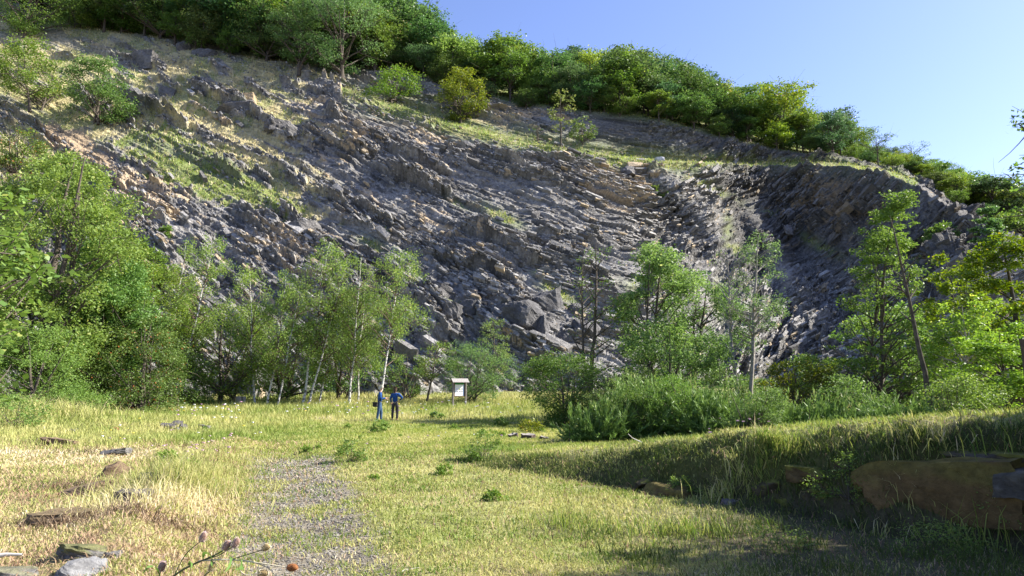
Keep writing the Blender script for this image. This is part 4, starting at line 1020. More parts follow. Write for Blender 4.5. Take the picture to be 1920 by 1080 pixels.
weed(655, 866, 45, 55, "low dark green weed at the right edge of the track", 991)
weed(712, 812, 26, 36, "fresh green nettle tuft below the two people", 992, L_bright)
weed(992, 812, 26, 44, "brownish weed in the mown grass below the notice board", 993, L_yellow)
weed(940, 800, 18, 24, "little weed standing in the bright mown grass", 994)
weed(820, 785, 14, 26, "small tuft at the edge of the long grass left of the notice board", 995, L_bright)
weed(1440, 800, 50, 80, "leafy bramble at the crest of the bank", 996, L_bright, "bramble", 1500)
weed(1110, 822, 40, 60, "dry brown weed at the left foot of the broom", 997, L_yellow)
weed(25, 800, 60, 110, "fern like plant in grass at the left edge", 998, L_bright, "fern", 1500)
weed(1290, 930, 40, 60, "ivy sprig hanging on the old wall above its left block", 999, L_oak, "ivy", 900)
weed(1600, 945, 90, 130, "dark ferns hanging on the shaded wall left of the big slab", 1000, L_oak, "fern", 2600)
weed(1880, 985, 90, 80, "bramble shoots with pale green leaves by the big slab", 1001, L_bright, "bramble", 700)
weed(1730, 1040, 60, 150, "low ivy at the foot of the shaded wall", 1002, L_oak, "ivy", 1500)
weed(1480, 1030, 50, 120, "sparse dark herbs in the shade before the wall", 1003, L_oak, "weed_plant", 900)
# ------------------------------------------------------------------ rocks and stones
stone_mat = attr_mat('field_stone', scale=7.0, var=0.55, bump=1.0, dist=0.05)
def boulder_mesh(name, w, d, h, seed, colr, parent=None, smat=None, cuts=9, moss=0.0, rough=0.05, bevel=0.0):
    """faceted block: a fine cube clipped by random planes, then roughened"""
    bm = bmesh.new(); bmesh.ops.create_cube(bm, size=2.0)
    bmesh.ops.subdivide_edges(bm, edges=bm.edges[:], cuts=9, use_grid_fill=True)
    r = np.random.default_rng(seed)
    co = np.array([v.co[:] for v in bm.verts])
    for _ in range(cuts):
        n_ = r.normal(0, 1, 3); n_ /= np.linalg.norm(n_); dd = r.uniform(0.72, 1.2)
        s_ = co @ n_ - dd; k = s_ > 0; co[k] -= s_[k][:, None] * n_
    rr = (fbm(co[:, 0] * 2.1 + co[:, 2] * 1.3 + seed, co[:, 1] * 2.1 + co[:, 2] * 1.9, 3, seed) - 0.5)
    co *= (1 + 2 * rough * rr)[:, None]
    co = co * np.array([w, d, h]) * 0.5
    fs = np.array([[v.index for v in f.verts] for f in bm.faces]); bm.free()
    c = np.array(colr)[None] * (0.75 + 0.9 * (rr[:, None] + 0.28))
    m_ = sstep(0.1, 0.6, co[:, 2] / (h * 0.5) + rr * 2 - 0.2)[:, None] * moss
    c = c * (1 - m_) + m_ * np.array([0.12, 0.125, 0.025])
    jr = fbm(co[:, 0] * 9 + seed, co[:, 2] * 9 + co[:, 1] * 7, 3, seed + 5) - 0.5
    co = co * (1 + 0.15 * jr)[:, None]
    return mesh_np(name, co, fs, smat or stone_mat, {"col": c}, parent=parent)
def rock_on(u, v, w, h, name, label, seed, colr=(0.2, 0.195, 0.19), rz=0.0, tilt=0.15, moss=0.0, cat="rock", group=None, d=0.8, cliff=False, sink=0.25, **kw):
    p_ = cliff_at(u, v) if cliff else ground_pt(u, v)
    Y = p_[1]; W_ = w / F * Y; H_ = h / F * Y
    o = boulder_mesh(name, W_, W_ * d, H_ * 1.3, seed, colr, moss=moss, **kw)
    o.location = (float(p_[0]), float(p_[1]) + W_ * d * 0.3, float(p_[2]) + H_ * (0.5 - sink))
    r = random.Random(seed); o.rotation_euler = (r.uniform(-tilt, tilt), r.uniform(-tilt, tilt) , rz)
    return tag(o, label, cat, group)
brush_mat = leaf_mat('dead_brush', (0.05, 0.035, 0.025), (0.24, 0.17, 0.11), (0.42, 0.34, 0.24), 0.1, use_obj=False, rough=0.9)
GR = (0.13, 0.125, 0.12); BR = (0.17, 0.12, 0.08); OC = (0.34, 0.26, 0.16)
rock_on(140, 1046, 80, 22, "mossy_rock", "moss covered rock low at the left of the foreground", 1, GR, 0.3, moss=0.7, rough=0.2, sink=.4, cuts=14)
rock_on(150, 1086, 90, 20, "grey_rock", "pale grey broken rock at the bottom left edge", 2, (0.2, 0.2, 0.2), 0.2, sink=.35, rough=.2, cuts=14, tilt=.4)
rock_on(18, 1088, 80, 24, "grey_rock", "pale stone in the bottom left corner", 3, (0.2, 0.19, 0.17), moss=0.5, sink=.5)
rock_on(150, 928, 84, 20, "flat_rock", "flat dark rock under dead grass left of the long grass", 4, BR, 0.5, rough=0.14, moss=0.1)
rock_on(240, 948, 60, 26, "stone_block", "dark squared block with cracked face in the foundation line", 5, (0.1, 0.09, 0.09), 0.05, tilt=0.04, cuts=2)
rock_on(214, 894, 40, 30, "leaning_slab", "small dark slab leaning out of the foundation line", 6, BR, 0.8, tilt=0.5, d=0.3)
rock_on(208, 855, 46, 12, "flat_rock", "weathered grey stones at the far part of the foundation line", 7, GR, 0.2, rough=0.12)
rock_on(108, 836, 60, 12, "flat_rock", "low dark stone in the turf at far left", 8, BR, 0.1, rough=0.12)
rock_on(290, 905, 70, 18, "flat_rock", "half buried grey stone beside the long dry grass", 9, GR, 0.4, moss=0.4)
rock_on(95, 985, 90, 22, "flat_rock", "half buried brown stone in the leaf litter", 10, BR, 0.7, rough=0.12, moss=0.2)
for k, (u, v, w, h, lab) in enumerate(((312, 806, 22, 12, "left dark stone of the small stone pile in the meadow"), (326, 804, 20, 15, "top dark stone of the small stone pile in the meadow"), (341, 808, 20, 11, "right dark stone of the small stone pile in the meadow"), (327, 811, 16, 8, "front pale stone of the small stone pile in the meadow"))):
    rock_on(u, v, w, h, "pile_stone", lab, 20 + k, (0.08, 0.075, 0.075) if k < 3 else GR, k, tilt=0.5, group="stones of the small pile")
rock_on(383, 806, 22, 9, "grey_rock", "single grey stone right of the small stone pile", 25, GR)
rock_on(131, 814, 26, 8, "grey_rock", "single grey stone left in the mown hay", 26, GR)
rock_on(213, 808, 18, 7, "grey_rock", "reddish stone between the pile and the left grey stone", 27, (0.3, 0.12, 0.07))
rock_on(205, 1046, 30, 10, "grey_rock", "small grey stone by the teasel plant", 28, GR)
rock_on(1236, 305, 17, 11, "pale_boulder", "pale rounded boulder lying on the grassy bench", 30, (0.42, 0.42, 0.45), cliff=True, cat="boulder")
for k, (u, v, w, h, lab) in enumerate(((985, 628, 84, 56, "huge dark boulder at the foot of the quarry face"), (1030, 590, 62, 48, "square boulder above the huge dark one"), (1052, 652, 46, 40, "upright dark boulder right of the huge one"), (1090, 645, 56, 40, "rounded dark boulder at right of the boulder group"), (1015, 640, 30, 42, "narrow dark block wedged between boulders"), (945, 610, 40, 26, "small boulder left of the huge dark one"),
     (846, 610, 54, 34, "grey tilted block under the overhanging bed"), (874, 600, 44, 32, "grey block right of the tilted one under the bed"), (958, 715, 44, 20, "dark broken block in the rubble above the meadow"), (1075, 600, 34, 24, "block on the scree above the rounded boulder"))):
    rock_on(u, v, w, h, "dark_boulder", lab, 40 + k, (0.10, 0.098, 0.098), 0.3 * k, tilt=0.3, sink=0.3, cat="boulder", group="boulders at the quarry foot", cliff=True, cuts=14, rough=0.12, smat=rock_mat)
for k, (u, v, w, h, c, lab) in enumerate(((265, 125, 62, 34, GR, "large tilted dark slab near the upper left wood"), (310, 180, 40, 24, GR, "squared block in dry grass on the upper slope"), (440, 215, 74, 32, GR, "broad split block with ochre edge on the upper slope"), (470, 205, 30, 26, OC, "ochre faced block beside the broad split block"), (620, 215, 40, 34, GR, "thick leaning block at the top middle of the face"), (560, 445, 80, 30, GR, "long grey bed end above the ochre layers"), (520, 250, 50, 22, GR, "row block at the right margin of the dry grass"),
     (555, 262, 44, 24, GR, "second row block at the right margin of the dry grass"), (835, 560, 120, 26, GR, "thick overhanging bed end low on the face"), (1005, 412, 26, 22, GR, "dark round block right of a grass tuft"), (390, 105, 60, 22, GR, "flat topped outcrop block under the wood"), (345, 95, 36, 26, GR, "mossy outcrop block left of the flat topped one"), (1180, 330, 46, 20, GR, "dark block just below the grassy bench"), (1460, 455, 30, 22, GR, "block on the sunlit spur"), (1720, 475, 28, 14, (.3, .3, .33), "pale tilted slab on the small right bench"))):
    rock_on(u, v, w, h, "rock_block", lab, 60 + k, c, -0.2 + 0.1 * k, tilt=0.3, sink=0.45, cat="boulder", cliff=True, cuts=11, d=0.5, rough=0.12, smat=rock_mat)

for k, (u, v, n_, sp, lab) in enumerate(((140, 915, 260, .45, "dead brush lying over the flat dark rock"), (200, 850, 200, .6, "dead brush around the far foundation stones"), (120, 985, 260, .4, "brown dead brush in the litter left of the mossy rock"), (250, 960, 160, .3, "dry stalks round the squared block"), (300, 985, 160, .3, "brown dry heap in the turf right of the mossy rock"), (100, 832, 220, .8, "dark dry brush at far left"), (210, 800, 160, .8, "dry brush beside the stone pile"))):
    rr_ = np.random.default_rng(300 + k); p_ = ground_pt(u, v)
    x0 = rr_.normal(0, sp, n_); y0 = rr_.normal(0, sp * .5, n_)
    V, Fq, q = blades(x0, y0, gz(p_[0] + x0, p_[1] + y0) - p_[2] + 0.03, 0.2 * rr_.uniform(.4, 1.3, n_), np.full(n_, 0.004 + .0006 * p_[1]), np.full(n_, 1.35), rr_)
    o = mesh_np("dead_brush", V, Fq, brush_mat, {"rnd": q}); o.location = p_; tag(o, lab, "dead brush", kind="stuff")
# the old dry stone wall under the bank
wall = empty("stone_wall", (3.6, 8.4, 0.0))
tag(wall, "ruined mossy dry stone wall in the shade under the bank", "stone wall")
def wall_stone(u, v, w, h, colr, seed, label=None, moss=0.5, out=0.0, rot=0.0, cuts=5, d=0.45):
    k = (u - 960) / F / (CP - (540 - v) / F * SP); Y = 8.72 / (0.78 * k + 0.626) + 0.06 - out * 0.6
    X, Z = float(xat(u, v, Y)), float(zat(v, Y))
    if 1500 > u: Y -= 0.1
    o = boulder_mesh("stone", w / F * Y, d, h / F * Y, seed, colr, parent=wall, cuts=cuts, moss=moss, rough=0.06)
    o.location = (X - 3.6, Y - 8.4 + d * 0.25, Z); o.rotation_euler = (0.05, rot, -0.89)
    if label: o["label"] = label
OD = (0.12, 0.08, 0.034)
wall_stone(1768, 922, 275, 112, OD, 101, "big ochre slab", 0.45, 0.32, -0.08, 9)
wall_stone(1262, 938, 112, 52, OD, 102, "broad ochre block", 0.4, 0.05, 0.04, 10)
wall_stone(1172, 930, 54, 34, OD, 103, "small ochre block", 0.5, 0.05, 0.1, 10)
wall_stone(1922, 905, 56, 50, (0.085, 0.08, 0.07), 104, "pale stone", 0.05, 0.4)
wall_stone(1905, 858, 80, 20, (0.07, 0.06, 0.045), 105, "flat capstone", 0.9, 0.0, 0.05, 10)
wall_stone(1830, 852, 80, 18, (0.09, 0.08, 0.06), 106, "thin mossy capstone", 0.9, 0.0, -0.06, 10)
wall_stone(1905, 952, 70, 34, OD, 107, None, 0.3, 0.1)
wall_stone(1376, 962, 26, 54, (0.17, 0.15, 0.16), 108, "upright pinkish grey stone", 0.0, 0.12, 0.35)
for k, (u, v, w, h) in enumerate(((1662, 978, 62, 24), (1722, 985, 72, 20), (1640, 900, 44, 40), (1620, 950, 50, 34), (1560, 940, 70, 50), (1480, 950, 84, 40), (1420, 955, 60, 36), (1540, 985, 70, 24), (1330, 955, 48, 26), (1800, 1000, 90, 22), (1880, 1010, 80, 26), (1450, 910, 60, 34), (1530, 890, 80, 34), (1600, 875, 60, 26), (1690, 1010, 60, 20), (1120, 918, 40, 22), (1215, 905, 30, 20))):
    wall_stone(u, v, w * .9, h * .85, (0.07, 0.058, 0.035) if k % 3 else (0.095, 0.068, 0.032), 120 + k, None, 0.9, -0.28, 0.1 * math.sin(k * 2.1), 13)

# ------------------------------------------------------------------ stumps, sticks
wood_grey = plain("weathered_wood", (0.24, 0.215, 0.19), 0.85, 0.3, 14, 0.4)
wood_dark = plain("dark_wood", (0.07, 0.05, 0.04), 0.85, 0.4, 10, 0.6)
wood_pale = plain("bleached_wood", (0.55, 0.52, 0.46), 0.8, 0.2, 12, 0.3)
wood_brown = plain("brown_wood", (0.14, 0.085, 0.055), 0.8, 0.3, 14, 0.3)
def stump(p_, r0, h, name, label, mat, seed, tilt=0.0, jag=0.25, cat="tree stump"):
    r = np.random.default_rng(seed); n = 22; zz = np.array([-0.1, 0.0, 0.12, 0.5, 0.85, 1.0])
    th = np.arange(n) / n * 2 * np.pi; V = []
    for z_ in zz:
        rad = r0 * (1 + 0.35 * np.exp(-z_ * 6)) * (1 + 0.13 * np.sin(th * 5 + seed) + 0.06 * r.normal(0, 1, n))
        V.append(np.stack([np.cos(th) * rad, np.sin(th) * rad, np.full(n, z_ * h) + (jag * h * r.random(n) * (z_ >= 1))], 1))
    V = np.concatenate(V + [np.array([[0, 0, h * (1 - 0.15 * (jag > 0))]])])
    Fq = [];
    for i in range(len(zz) - 1):
        for j in range(n): Fq.append([i * n + j, i * n + (j + 1) % n, (i + 1) * n + (j + 1) % n, (i + 1) * n + j])
    e = empty(name, p_)
    o = mesh_np("bark", V[:-1], np.array(Fq), mat, smooth=False, parent=e)
    b = (len(zz) - 1) * n; VT = np.concatenate([V[b:b + n], V[-1:]])
    mesh_np("cut_top", VT, np.array([[j, (j + 1) % n, n] for j in range(n)]), wood_grey if mat is not wood_pale else wood_pale, parent=e)
    e.rotation_euler = (tilt, tilt * 0.5, seed)
    return tag(e, label, cat)
def gpt(u, v): return ground_pt(u, v)
p_ = pt(447, 752, 46); p_[2] = gz(p_[0], 46) + 0.1
stump(p_, 0.16, 0.62, "tree_stump", "grey stump at the meadow edge, left one of two", wood_grey, 3, jag=0.05)
p_ = pt(457, 752, 46.3); p_[2] = gz(p_[0], 46) + 0.1
stump(p_, 0.13, 0.58, "tree_stump", "narrower grey stump at the meadow edge, right one of two", wood_grey, 4, jag=0.1)
stump(gpt(963, 822), 0.16, 0.13, "tree_stump", "little dark stump in the mown grass nearer the people", wood_dark, 5, 0.2)
stump(gpt(990, 824), 0.22, 0.16, "tree_stump", "wider cut stump right of the little dark one", wood_dark, 6, 0.1, 0.1)
stump(gpt(1020, 826), 0.14, 0.10, "tree_stump", "flat rotten stump nearest the broom", wood_dark, 7, 0.2)
X_ = float(xat(1956, 700, 11.8)); stump((X_, 11.8, float(gz(X_, 11.8)) - 0.1), 0.27, 1.45, "broken_trunk", "dark broken tree trunk standing at the right edge", wood_dark, 8, 0.03, 0.12)
def stick(pts, rad, name, label, mat, cat="dead branch"):
    tv, tf = tubes([(np.array(pts), np.linspace(rad, rad * 0.4, len(pts)))], 7)
    c = tv.mean(0); o = mesh_np(name, tv - c, tf, mat, smooth=True); o.location = c
    return tag(o, label, cat)
a = gpt(1200, 832) + np.array([0, -0.9, 0.0]); stick([a + (0, 0, .02), a + (-.13, 0, .09), a + (-.30, .05, .17), a + (-.38, .05, .25)], 0.014, "bleached_branch", "pale bare branch sticking out under the broom", wood_pale)
a = gpt(28, 1052); stick([a + (-.22, 0, .03), a + (-.1, .02, .05), a + (.06, .01, .05)], 0.028, "bleached_stick", "short white stick lying at the left edge", wood_pale)
a = gpt(760, 1075); stick([a + (-.03, 0, .01), a + (.0, .02, .02), a + (.12, .06, .03)], 0.006, "thin_twig", "thin pale twig in the grass at the lower edge of the track", wood_pale)
a = gpt(1350, 850); stick([a + (-.12, -.2, .0), a + (.0, .02, .05), a + (.16, .1, .10)], 0.004, "dead_bramble_stem", "dry bramble stem arching over the bank crest", wood_brown)

# straw clump catching the sun on the bank face
def clump(u, v, n, h, w, label, mat, seed, spread=0.22, name="grass_tussock"):
    r = np.random.default_rng(seed); p_ = ground_pt(u, v)
    x0 = r.normal(0, spread, n); y0 = r.normal(0, spread * 0.6, n)
    z0 = gz(p_[0] + x0, p_[1] + y0) - p_[2]
    V, Fq, q = blades(x0, y0, z0, h * r.uniform(0.5, 1.2, n), np.full(n, w), np.full(n, 0.8), r)
    o = mesh_np(name, V, Fq, mat, {"rnd": q}); o.location = p_
    return tag(o, label, "grass tussock", kind="stuff")
clump(1365, 930, 220, 0.38, 0.012, "sunlit straw tussock on the shaded bank face", grass_mat, 1)
clump(1445, 835, 700, 0.26, 0.012, "yellow green tussock on the bank crest", green_mat, 2, 0.2)
clump(1720, 850, 260, 0.3, 0.010, "straggly stems above the big slab", grass_mat, 3, 0.3)
clump(1860, 1000, 120, 0.55, 0.012, "long arching grass blades before the big slab", green_mat, 4, 0.2)
clump(330, 905, 900, 0.55, 0.009, "tall pale drooping tussock beside the track", grass_mat, 5, 0.5)
clump(1270, 1000, 300, 0.28, 0.011, "green tussock at the edge of the shadow", green_mat, 6, 0.35)
clump(1060, 985, 300, 0.22, 0.011, "green tussock where the shadow of the bank begins", green_mat, 7, 0.4)
clump(80, 775, 1500, 0.85, 0.022, "tall pale grass tussock on the hump at left", grass_mat, 8, 1.6)

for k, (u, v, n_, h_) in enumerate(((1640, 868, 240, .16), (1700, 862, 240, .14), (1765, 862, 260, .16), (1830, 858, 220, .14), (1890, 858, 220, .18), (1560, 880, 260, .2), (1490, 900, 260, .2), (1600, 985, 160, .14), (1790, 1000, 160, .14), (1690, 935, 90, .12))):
    clump(u, v, n_, h_, 0.010, ("hanging grass fringe over the wall, left end of the big slab", "grass fringe above the left half of the big slab", "grass fringe above the middle of the big slab", "moss and grass below the thin capstone", "grass fringe at the right end of the wall", "grass curtain over the small mossy stones", "grass curtain left of the small mossy stones", "herbs at the foot of the small stones", "herbs at the foot of the big slab", "ivy creeping over the big slab")[k], painted_shade_mat, 40 + k, 0.22, "wall_grass")
# meadow flowers (uncountable)
r = np.random.default_rng(61)
fx, fy = [], []
for (u0, u1, y0, y1, n_) in ((340, 460, 27, 42, 50), (540, 1000, 34, 44, 90), (300, 460, 12, 18, 26), (200, 520, 17, 26, 26), (690, 960, 17, 22, 8), (1300, 1440, 11, 15, 12)):
    Yf = r.uniform(y0, y1, n_); fy.append(Yf); fx.append((r.uniform(u0, u1, n_) - 960) / F * Yf)
fx = np.concatenate(fx); fy = np.concatenate(fy); n = len(fx)
fz = gz(fx, fy) + np.where(fy > 24, 0.50, 0.26) * r.uniform(0.7, 1.25, n); fs_ = 0.008 + 0.0009 * fy
V = (BOX[None] * np.array([1, 1, 0.4]) * fs_[:, None, None] * r.uniform(0.5, 1.2, (n, 1, 1)) * (1 + r.uniform(-.3, .3, (n, 8, 3)))) + np.stack([fx, fy, fz], 1)[:, None]
cc = np.where((r.random(n) < 0.62)[:, None], np.array([[0.8, 0.8, 0.76]]), np.where((r.random(n) < 0.35)[:, None], np.array([[0.75, 0.6, 0.08]]), np.array([[0.5, 0.28, 0.45]])))
cc = np.where((fy < 20)[:, None], np.array([[0.52, 0.33, 0.42]]), cc)
fl_mat = attr_mat("petals", 8, 0.1, 0.0, 0.01, 0.8)
tag(mesh_np("meadow_flowers", V.reshape(-1, 3), (np.arange(n)[:, None, None] * 8 + BF[None]).reshape(-1, 4), fl_mat, {"col": np.repeat(cc, 8, 0)}), "white, pink and yellow wild flowers dotted through the meadow", "wild flowers", kind="stuff")

# ------------------------------------------------------------------ teasel plant in front
L_teasel = leaf_mat("teasel_leaf", (0.07, 0.15, 0.03), (0.14, 0.24, 0.06), None, 0.3, use_obj=False)
stem_mat = plain("teasel_stem", (0.10, 0.12, 0.05), 0.7, 0.3, 30); stem_pale = plain("dry_stem", (0.55, 0.50, 0.36), 0.7, 0.2, 30)
head_pink = plain("teasel_head_pink", (0.33, 0.22, 0.16), 0.8, 0.35, 60); head_tan = plain("teasel_head_tan", (0.36, 0.27, 0.13), 0.8, 0.3, 60); head_rust = plain("teasel_head_rust", (0.30, 0.125, 0.045), 0.8, 0.3, 60)
spike_lilac = plain("teasel_florets", (0.50, 0.38, 0.44), 0.7, 0.2, 60)
TY = 2.75
te = empty("teasel_plant", (float(xat(250, 1080, TY)), TY, 0.02))
tag(te, "teasel plant with spiny pinkish heads leaning in at the bottom edge", "teasel")
T0 = np.array(te.location)
def tp(u, v, Y=TY): return pt(u, v, Y) - T0
def mk_tube(pts, r0, r1, mat, name, sides=7, label=None):
    t = np.linspace(0, 1, len(pts)); q = np.linspace(0, 1, 14)
    P_ = np.stack([np.interp(q, t, np.array(pts)[:, i]) for i in range(3)], 1)
    for _ in range(3): P_[1:-1] = 0.25 * P_[:-2] + 0.5 * P_[1:-1] + 0.25 * P_[2:]
    tv, tf = tubes([(P_, np.linspace(r0, r1, 14))], sides)
    return mesh_np(name, tv, tf, mat, smooth=True, parent=te)
root = np.array([0, 0, 0.0])
mk_tube([root, tp(265, 1150), tp(310, 1086), tp(360, 1057), tp(400, 1044), tp(418, 1032)], 0.0055, 0.0025, stem_mat, "stem")
mk_tube([root + (0.01, 0, 0), tp(300, 1140), tp(335, 1060), tp(350, 1035), tp(375, 1016)], 0.003, 0.0018, stem_mat, "stem")
mk_tube([tp(385, 1049), tp(410, 1042), tp(438, 1024)], 0.0025, 0.0018, stem_mat, "stem")
mk_tube([tp(372, 1052), tp(430, 1048), tp(490, 1056), tp(545, 1065)], 0.003, 0.002, stem_pale, "stem")
mk_tube([tp(470, 1053), tp(500, 1062), tp(525, 1085)], 0.0022, 0.0015, stem_pale, "stem")
mk_tube([tp(372, 1090), tp(385, 1078), tp(398, 1068)], 0.003, 0.002, stem_mat, "stem")
mk_tube([tp(430, 1050), tp(470, 1038), tp(495, 1030)], 0.0022, 0.0016, stem_mat, "stem")
mk_tube([root + (-.01, 0, 0), tp(280, 1130), tp(298, 1080), tp(302, 1070)], 0.003, 0.0018, stem_mat, "stem")
mk_tube([tp(450, 1070), tp(460, 1078), tp(485, 1076)], 0.002, 0.0014, stem_pale, "stem")
def head(u, v, L, Wd, ang_, mat, tipm, seed, Y=TY):
    r = np.random.default_rng(seed); c = tp(u, v, Y)
    L_ = 0.9 * L / F * Y; W_ = 0.82 * Wd / F * Y; ca, sa = math.cos(ang_), math.sin(ang_)
    th, ph = np.meshgrid(np.arange(14) / 14 * 2 * np.pi, np.linspace(0.02, math.pi - 0.02, 12), indexing='ij')
    rad = np.sin(ph) ** 0.75 * W_ / 2 * (1 + 0.06 * ((np.arange(14)[:, None] + np.arange(12)[None]) % 2)); ax = -np.cos(ph) * L_ / 2
    V = np.stack([ax, rad * np.cos(th), rad * np.sin(th)], -1)
    ii = np.arange(14 * 12).reshape(14, 12)
    Fq = np.stack([ii, np.roll(ii, -1, 0)], -1); Fq = np.stack([Fq[:, :-1, 0], Fq[:, :-1, 1], Fq[:, 1:, 1], Fq[:, 1:, 0]], -1).reshape(-1, 4)
    rotm = np.array([[ca, 0, -sa], [0, 1, 0], [sa, 0, ca]])
    body = mesh_np("seed_head", V.reshape(-1, 3) @ rotm.T + c, Fq, mat, smooth=True, parent=te)
    n = 420; a = r.uniform(0, 6.28, n); x = r.uniform(-0.95, 1, n)
    rr = np.sqrt(np.clip(1 - x * x, 0, 1)) ** 0.75 * W_ / 2; b0 = np.stack([x * L_ / 2, rr * np.cos(a), rr * np.sin(a)], 1)
    nn = np.stack([x * 0.7 + 0.3, np.cos(a), np.sin(a)], 1); nn /= np.linalg.norm(nn, axis=1, keepdims=True)
    s = W_ * 0.26 * r.uniform(0.6, 1.3, n)[:, None]; side = np.cross(nn, [1, 0.2, 0.1]); side /= np.linalg.norm(side, axis=1, keepdims=True)
    tri = np.stack([b0 - side * W_ * 0.025, b0 + side * W_ * 0.025, b0 + nn * s], 1).reshape(-1, 3) @ rotm.T
    mesh_np("spines", tri + 0, np.arange(3 * n).reshape(n, 3), tipm, parent=body).location = c
    # long curved bracts below the head
    for k in range(6):
        a_ = k * 1.05 + r.random(); st = np.array([-L_ * 0.5, 0, 0]); P_ = [st + np.array([dx * L_ * 1.0 - 0.0, math.cos(a_) * rr_ * W_, math.sin(a_) * rr_ * W_]) for dx, rr_ in ((0, 0.08), (0.05, 0.5), (0.3, 0.8), (0.62, 0.85))]
        tv, tf = tubes([(np.array(P_) @ rotm.T + c, np.array([0.0011, 0.001, 0.0008, 0.0003]))], 4)
        mesh_np("bract", tv, tf, stem_pale, parent=body)
head(381, 1007, 19, 14, 1.15, head_pink, spike_lilac, 1)
head(425, 1023, 20, 14, 1.0, head_pink, spike_lilac, 2)
head(442, 1018, 20, 14, 1.0, head_pink, spike_lilac, 3)
head(499, 1026, 16, 14, 0.3, head_tan, stem_pale, 4)
head(304, 1062, 18, 15, 1.2, head_pink, spike_lilac, 5)
head(398, 1062, 18, 13, 1.2, head_tan, stem_pale, 6)
head(548, 1064, 21, 15, -0.05, head_rust, head_rust, 7)
head(493, 1075, 20, 15, 0.1, head_tan, stem_pale, 8)
def tleaf(pts, w, label=None):
    q = np.linspace(0, 1, 14); P_ = np.stack([np.interp(q, np.linspace(0, 1, len(pts)), np.array(pts)[:, i]) for i in range(3)], 1)
    for _ in range(3): P_[1:-1] = 0.25 * P_[:-2] + 0.5 * P_[1:-1] + 0.25 * P_[2:]
    T_ = np.gradient(P_, axis=0); sd2 = np.cross(T_, [0.2, 0.7, 0.5]); sd2 /= np.linalg.norm(sd2, axis=1, keepdims=True)
    ww = (np.sin(np.pi * q ** 0.8) * w / 2 + 0.0006)[:, None]
    V = np.concatenate([P_ - sd2 * ww, P_ + np.array([0, 0, -0.002]), P_ + sd2 * ww])
    i = np.arange(13)
    Fq = np.concatenate([np.stack([i, i + 1, i + 15, i + 14], 1), np.stack([i + 14, i + 15, i + 29, i + 28], 1)])
    mesh_np("leaf", V, Fq, L_teasel, {"rnd": np.tile(q, 3)}, smooth=True, parent=te)
tleaf([tp(380, 1050), tp(382, 1036), tp(390, 1036, 2.7), tp(399, 1048, 2.7)], 0.012)
tleaf([tp(398, 1047), tp(396, 1060, 2.7), tp(402, 1066, 2.65)], 0.010)
tleaf([tp(352, 1060), tp(360, 1052, 2.7), tp(358, 1068, 2.65)], 0.014)
tleaf([tp(430, 1048), tp(435, 1042, 2.7), tp(431, 1062, 2.65), tp(421, 1074, 2.6)], 0.011)
tleaf([tp(452, 1052), tp(455, 1066, 2.7), tp(440, 1068, 2.6)], 0.018)
tleaf([tp(448, 1050), tp(453, 1048, 2.7), tp(454, 1068, 2.65)], 0.010)
tleaf([tp(302, 1085), tp(292, 1060, 2.7), tp(278, 1062, 2.6), tp(268, 1075, 2.6)], 0.012)
tleaf([tp(350, 1042), tp(344, 1040), tp(352, 1044, 2.65)], 0.008)

# ------------------------------------------------------------------ notice board
green_p = plain("board_green", (0.02, 0.22, 0.06), 0.5, 0.1, 4); white_p = plain("board_white", (0.82, 0.83, 0.84), 0.45, 0.02, 4); blue_p = plain("board_blue", (0.10, 0.30, 0.62), 0.5, 0.05, 4)
pic1 = plain("picture_grey", (0.22, 0.22, 0.22), 0.6, 0.6, 60); pic2 = plain("picture_green", (0.34, 0.42, 0.08), 0.6, 0.5, 60); pic3 = plain("picture_lilac", (0.60, 0.60, 0.76), 0.6, 0.2, 60); ink = plain("print", (0.62, 0.60, 0.66), 0.6, 0.1, 60)
def box(name, c, s, mat, parent, rot=(0, 0, 0), bev=0.006):
    bm = bmesh.new(); bmesh.ops.create_cube(bm, size=1.0)
    for v in bm.verts: v.co = Vector((v.co.x * s[0], v.co.y * s[1], v.co.z * s[2]))
    if bev: bmesh.ops.bevel(bm, geom=bm.edges[:], offset=min(bev, min(s) * 0.3), segments=1, affect='EDGES')
    me = bpy.data.meshes.new(name); bm.to_mesh(me); bm.free(); me.materials.append(mat)
    o = bpy.data.objects.new(name, me); COL.objects.link(o); o.parent = parent; o.location = c; o.rotation_euler = rot
    return o
BY = 46.0; bp_ = pt(861, 766, BY); bz = float(gz(bp_[0], BY)); btop = float(zat(710, BY)); BH = btop - bz
bd = empty("notice_board", (float(bp_[0]), BY, bz), math.radians(24))
tag(bd, "wooden notice board with small shingled roof and white poster", "notice board")
hw = 0.40
for sx_ in (-1, 1):
    for sy_ in (-0.07, 0.07): box("post", (sx_ * (hw + 0.05), sy_, (BH - 0.25) / 2 - 0.1), (0.07, 0.07, BH - 0.05), wood_grey, bd)
pz = BH - 0.22 - 0.48
fr = box("frame", (0, 0, pz), (2 * hw - 0.02, 0.06, 0.96), wood_brown, bd)
for (c, s) in (((-hw + 0.03, -0.045, pz), (0.06, 0.03, 0.90)), ((hw - 0.03, -0.045, pz), (0.06, 0.03, 0.90)), ((0, -0.045, pz + 0.455), (2 * hw - 0.12, 0.034, 0.05)), ((0, -0.045, pz - 0.46), (2 * hw - 0.02, 0.05, 0.05))):
    box("frame_rail", (c[0], c[1], c[2]), s, wood_brown, bd)
po = box("poster", (-0.012, -0.036, pz), (0.64, 0.012, 0.86), white_p, bd, bev=0)
box("header_band", (0, -0.008, 0.37), (0.64, 0.006, 0.115), green_p, po, bev=0)
box("side_band", (0.303, -0.008, -0.065), (0.034, 0.006, 0.73), blue_p, po, bev=0)
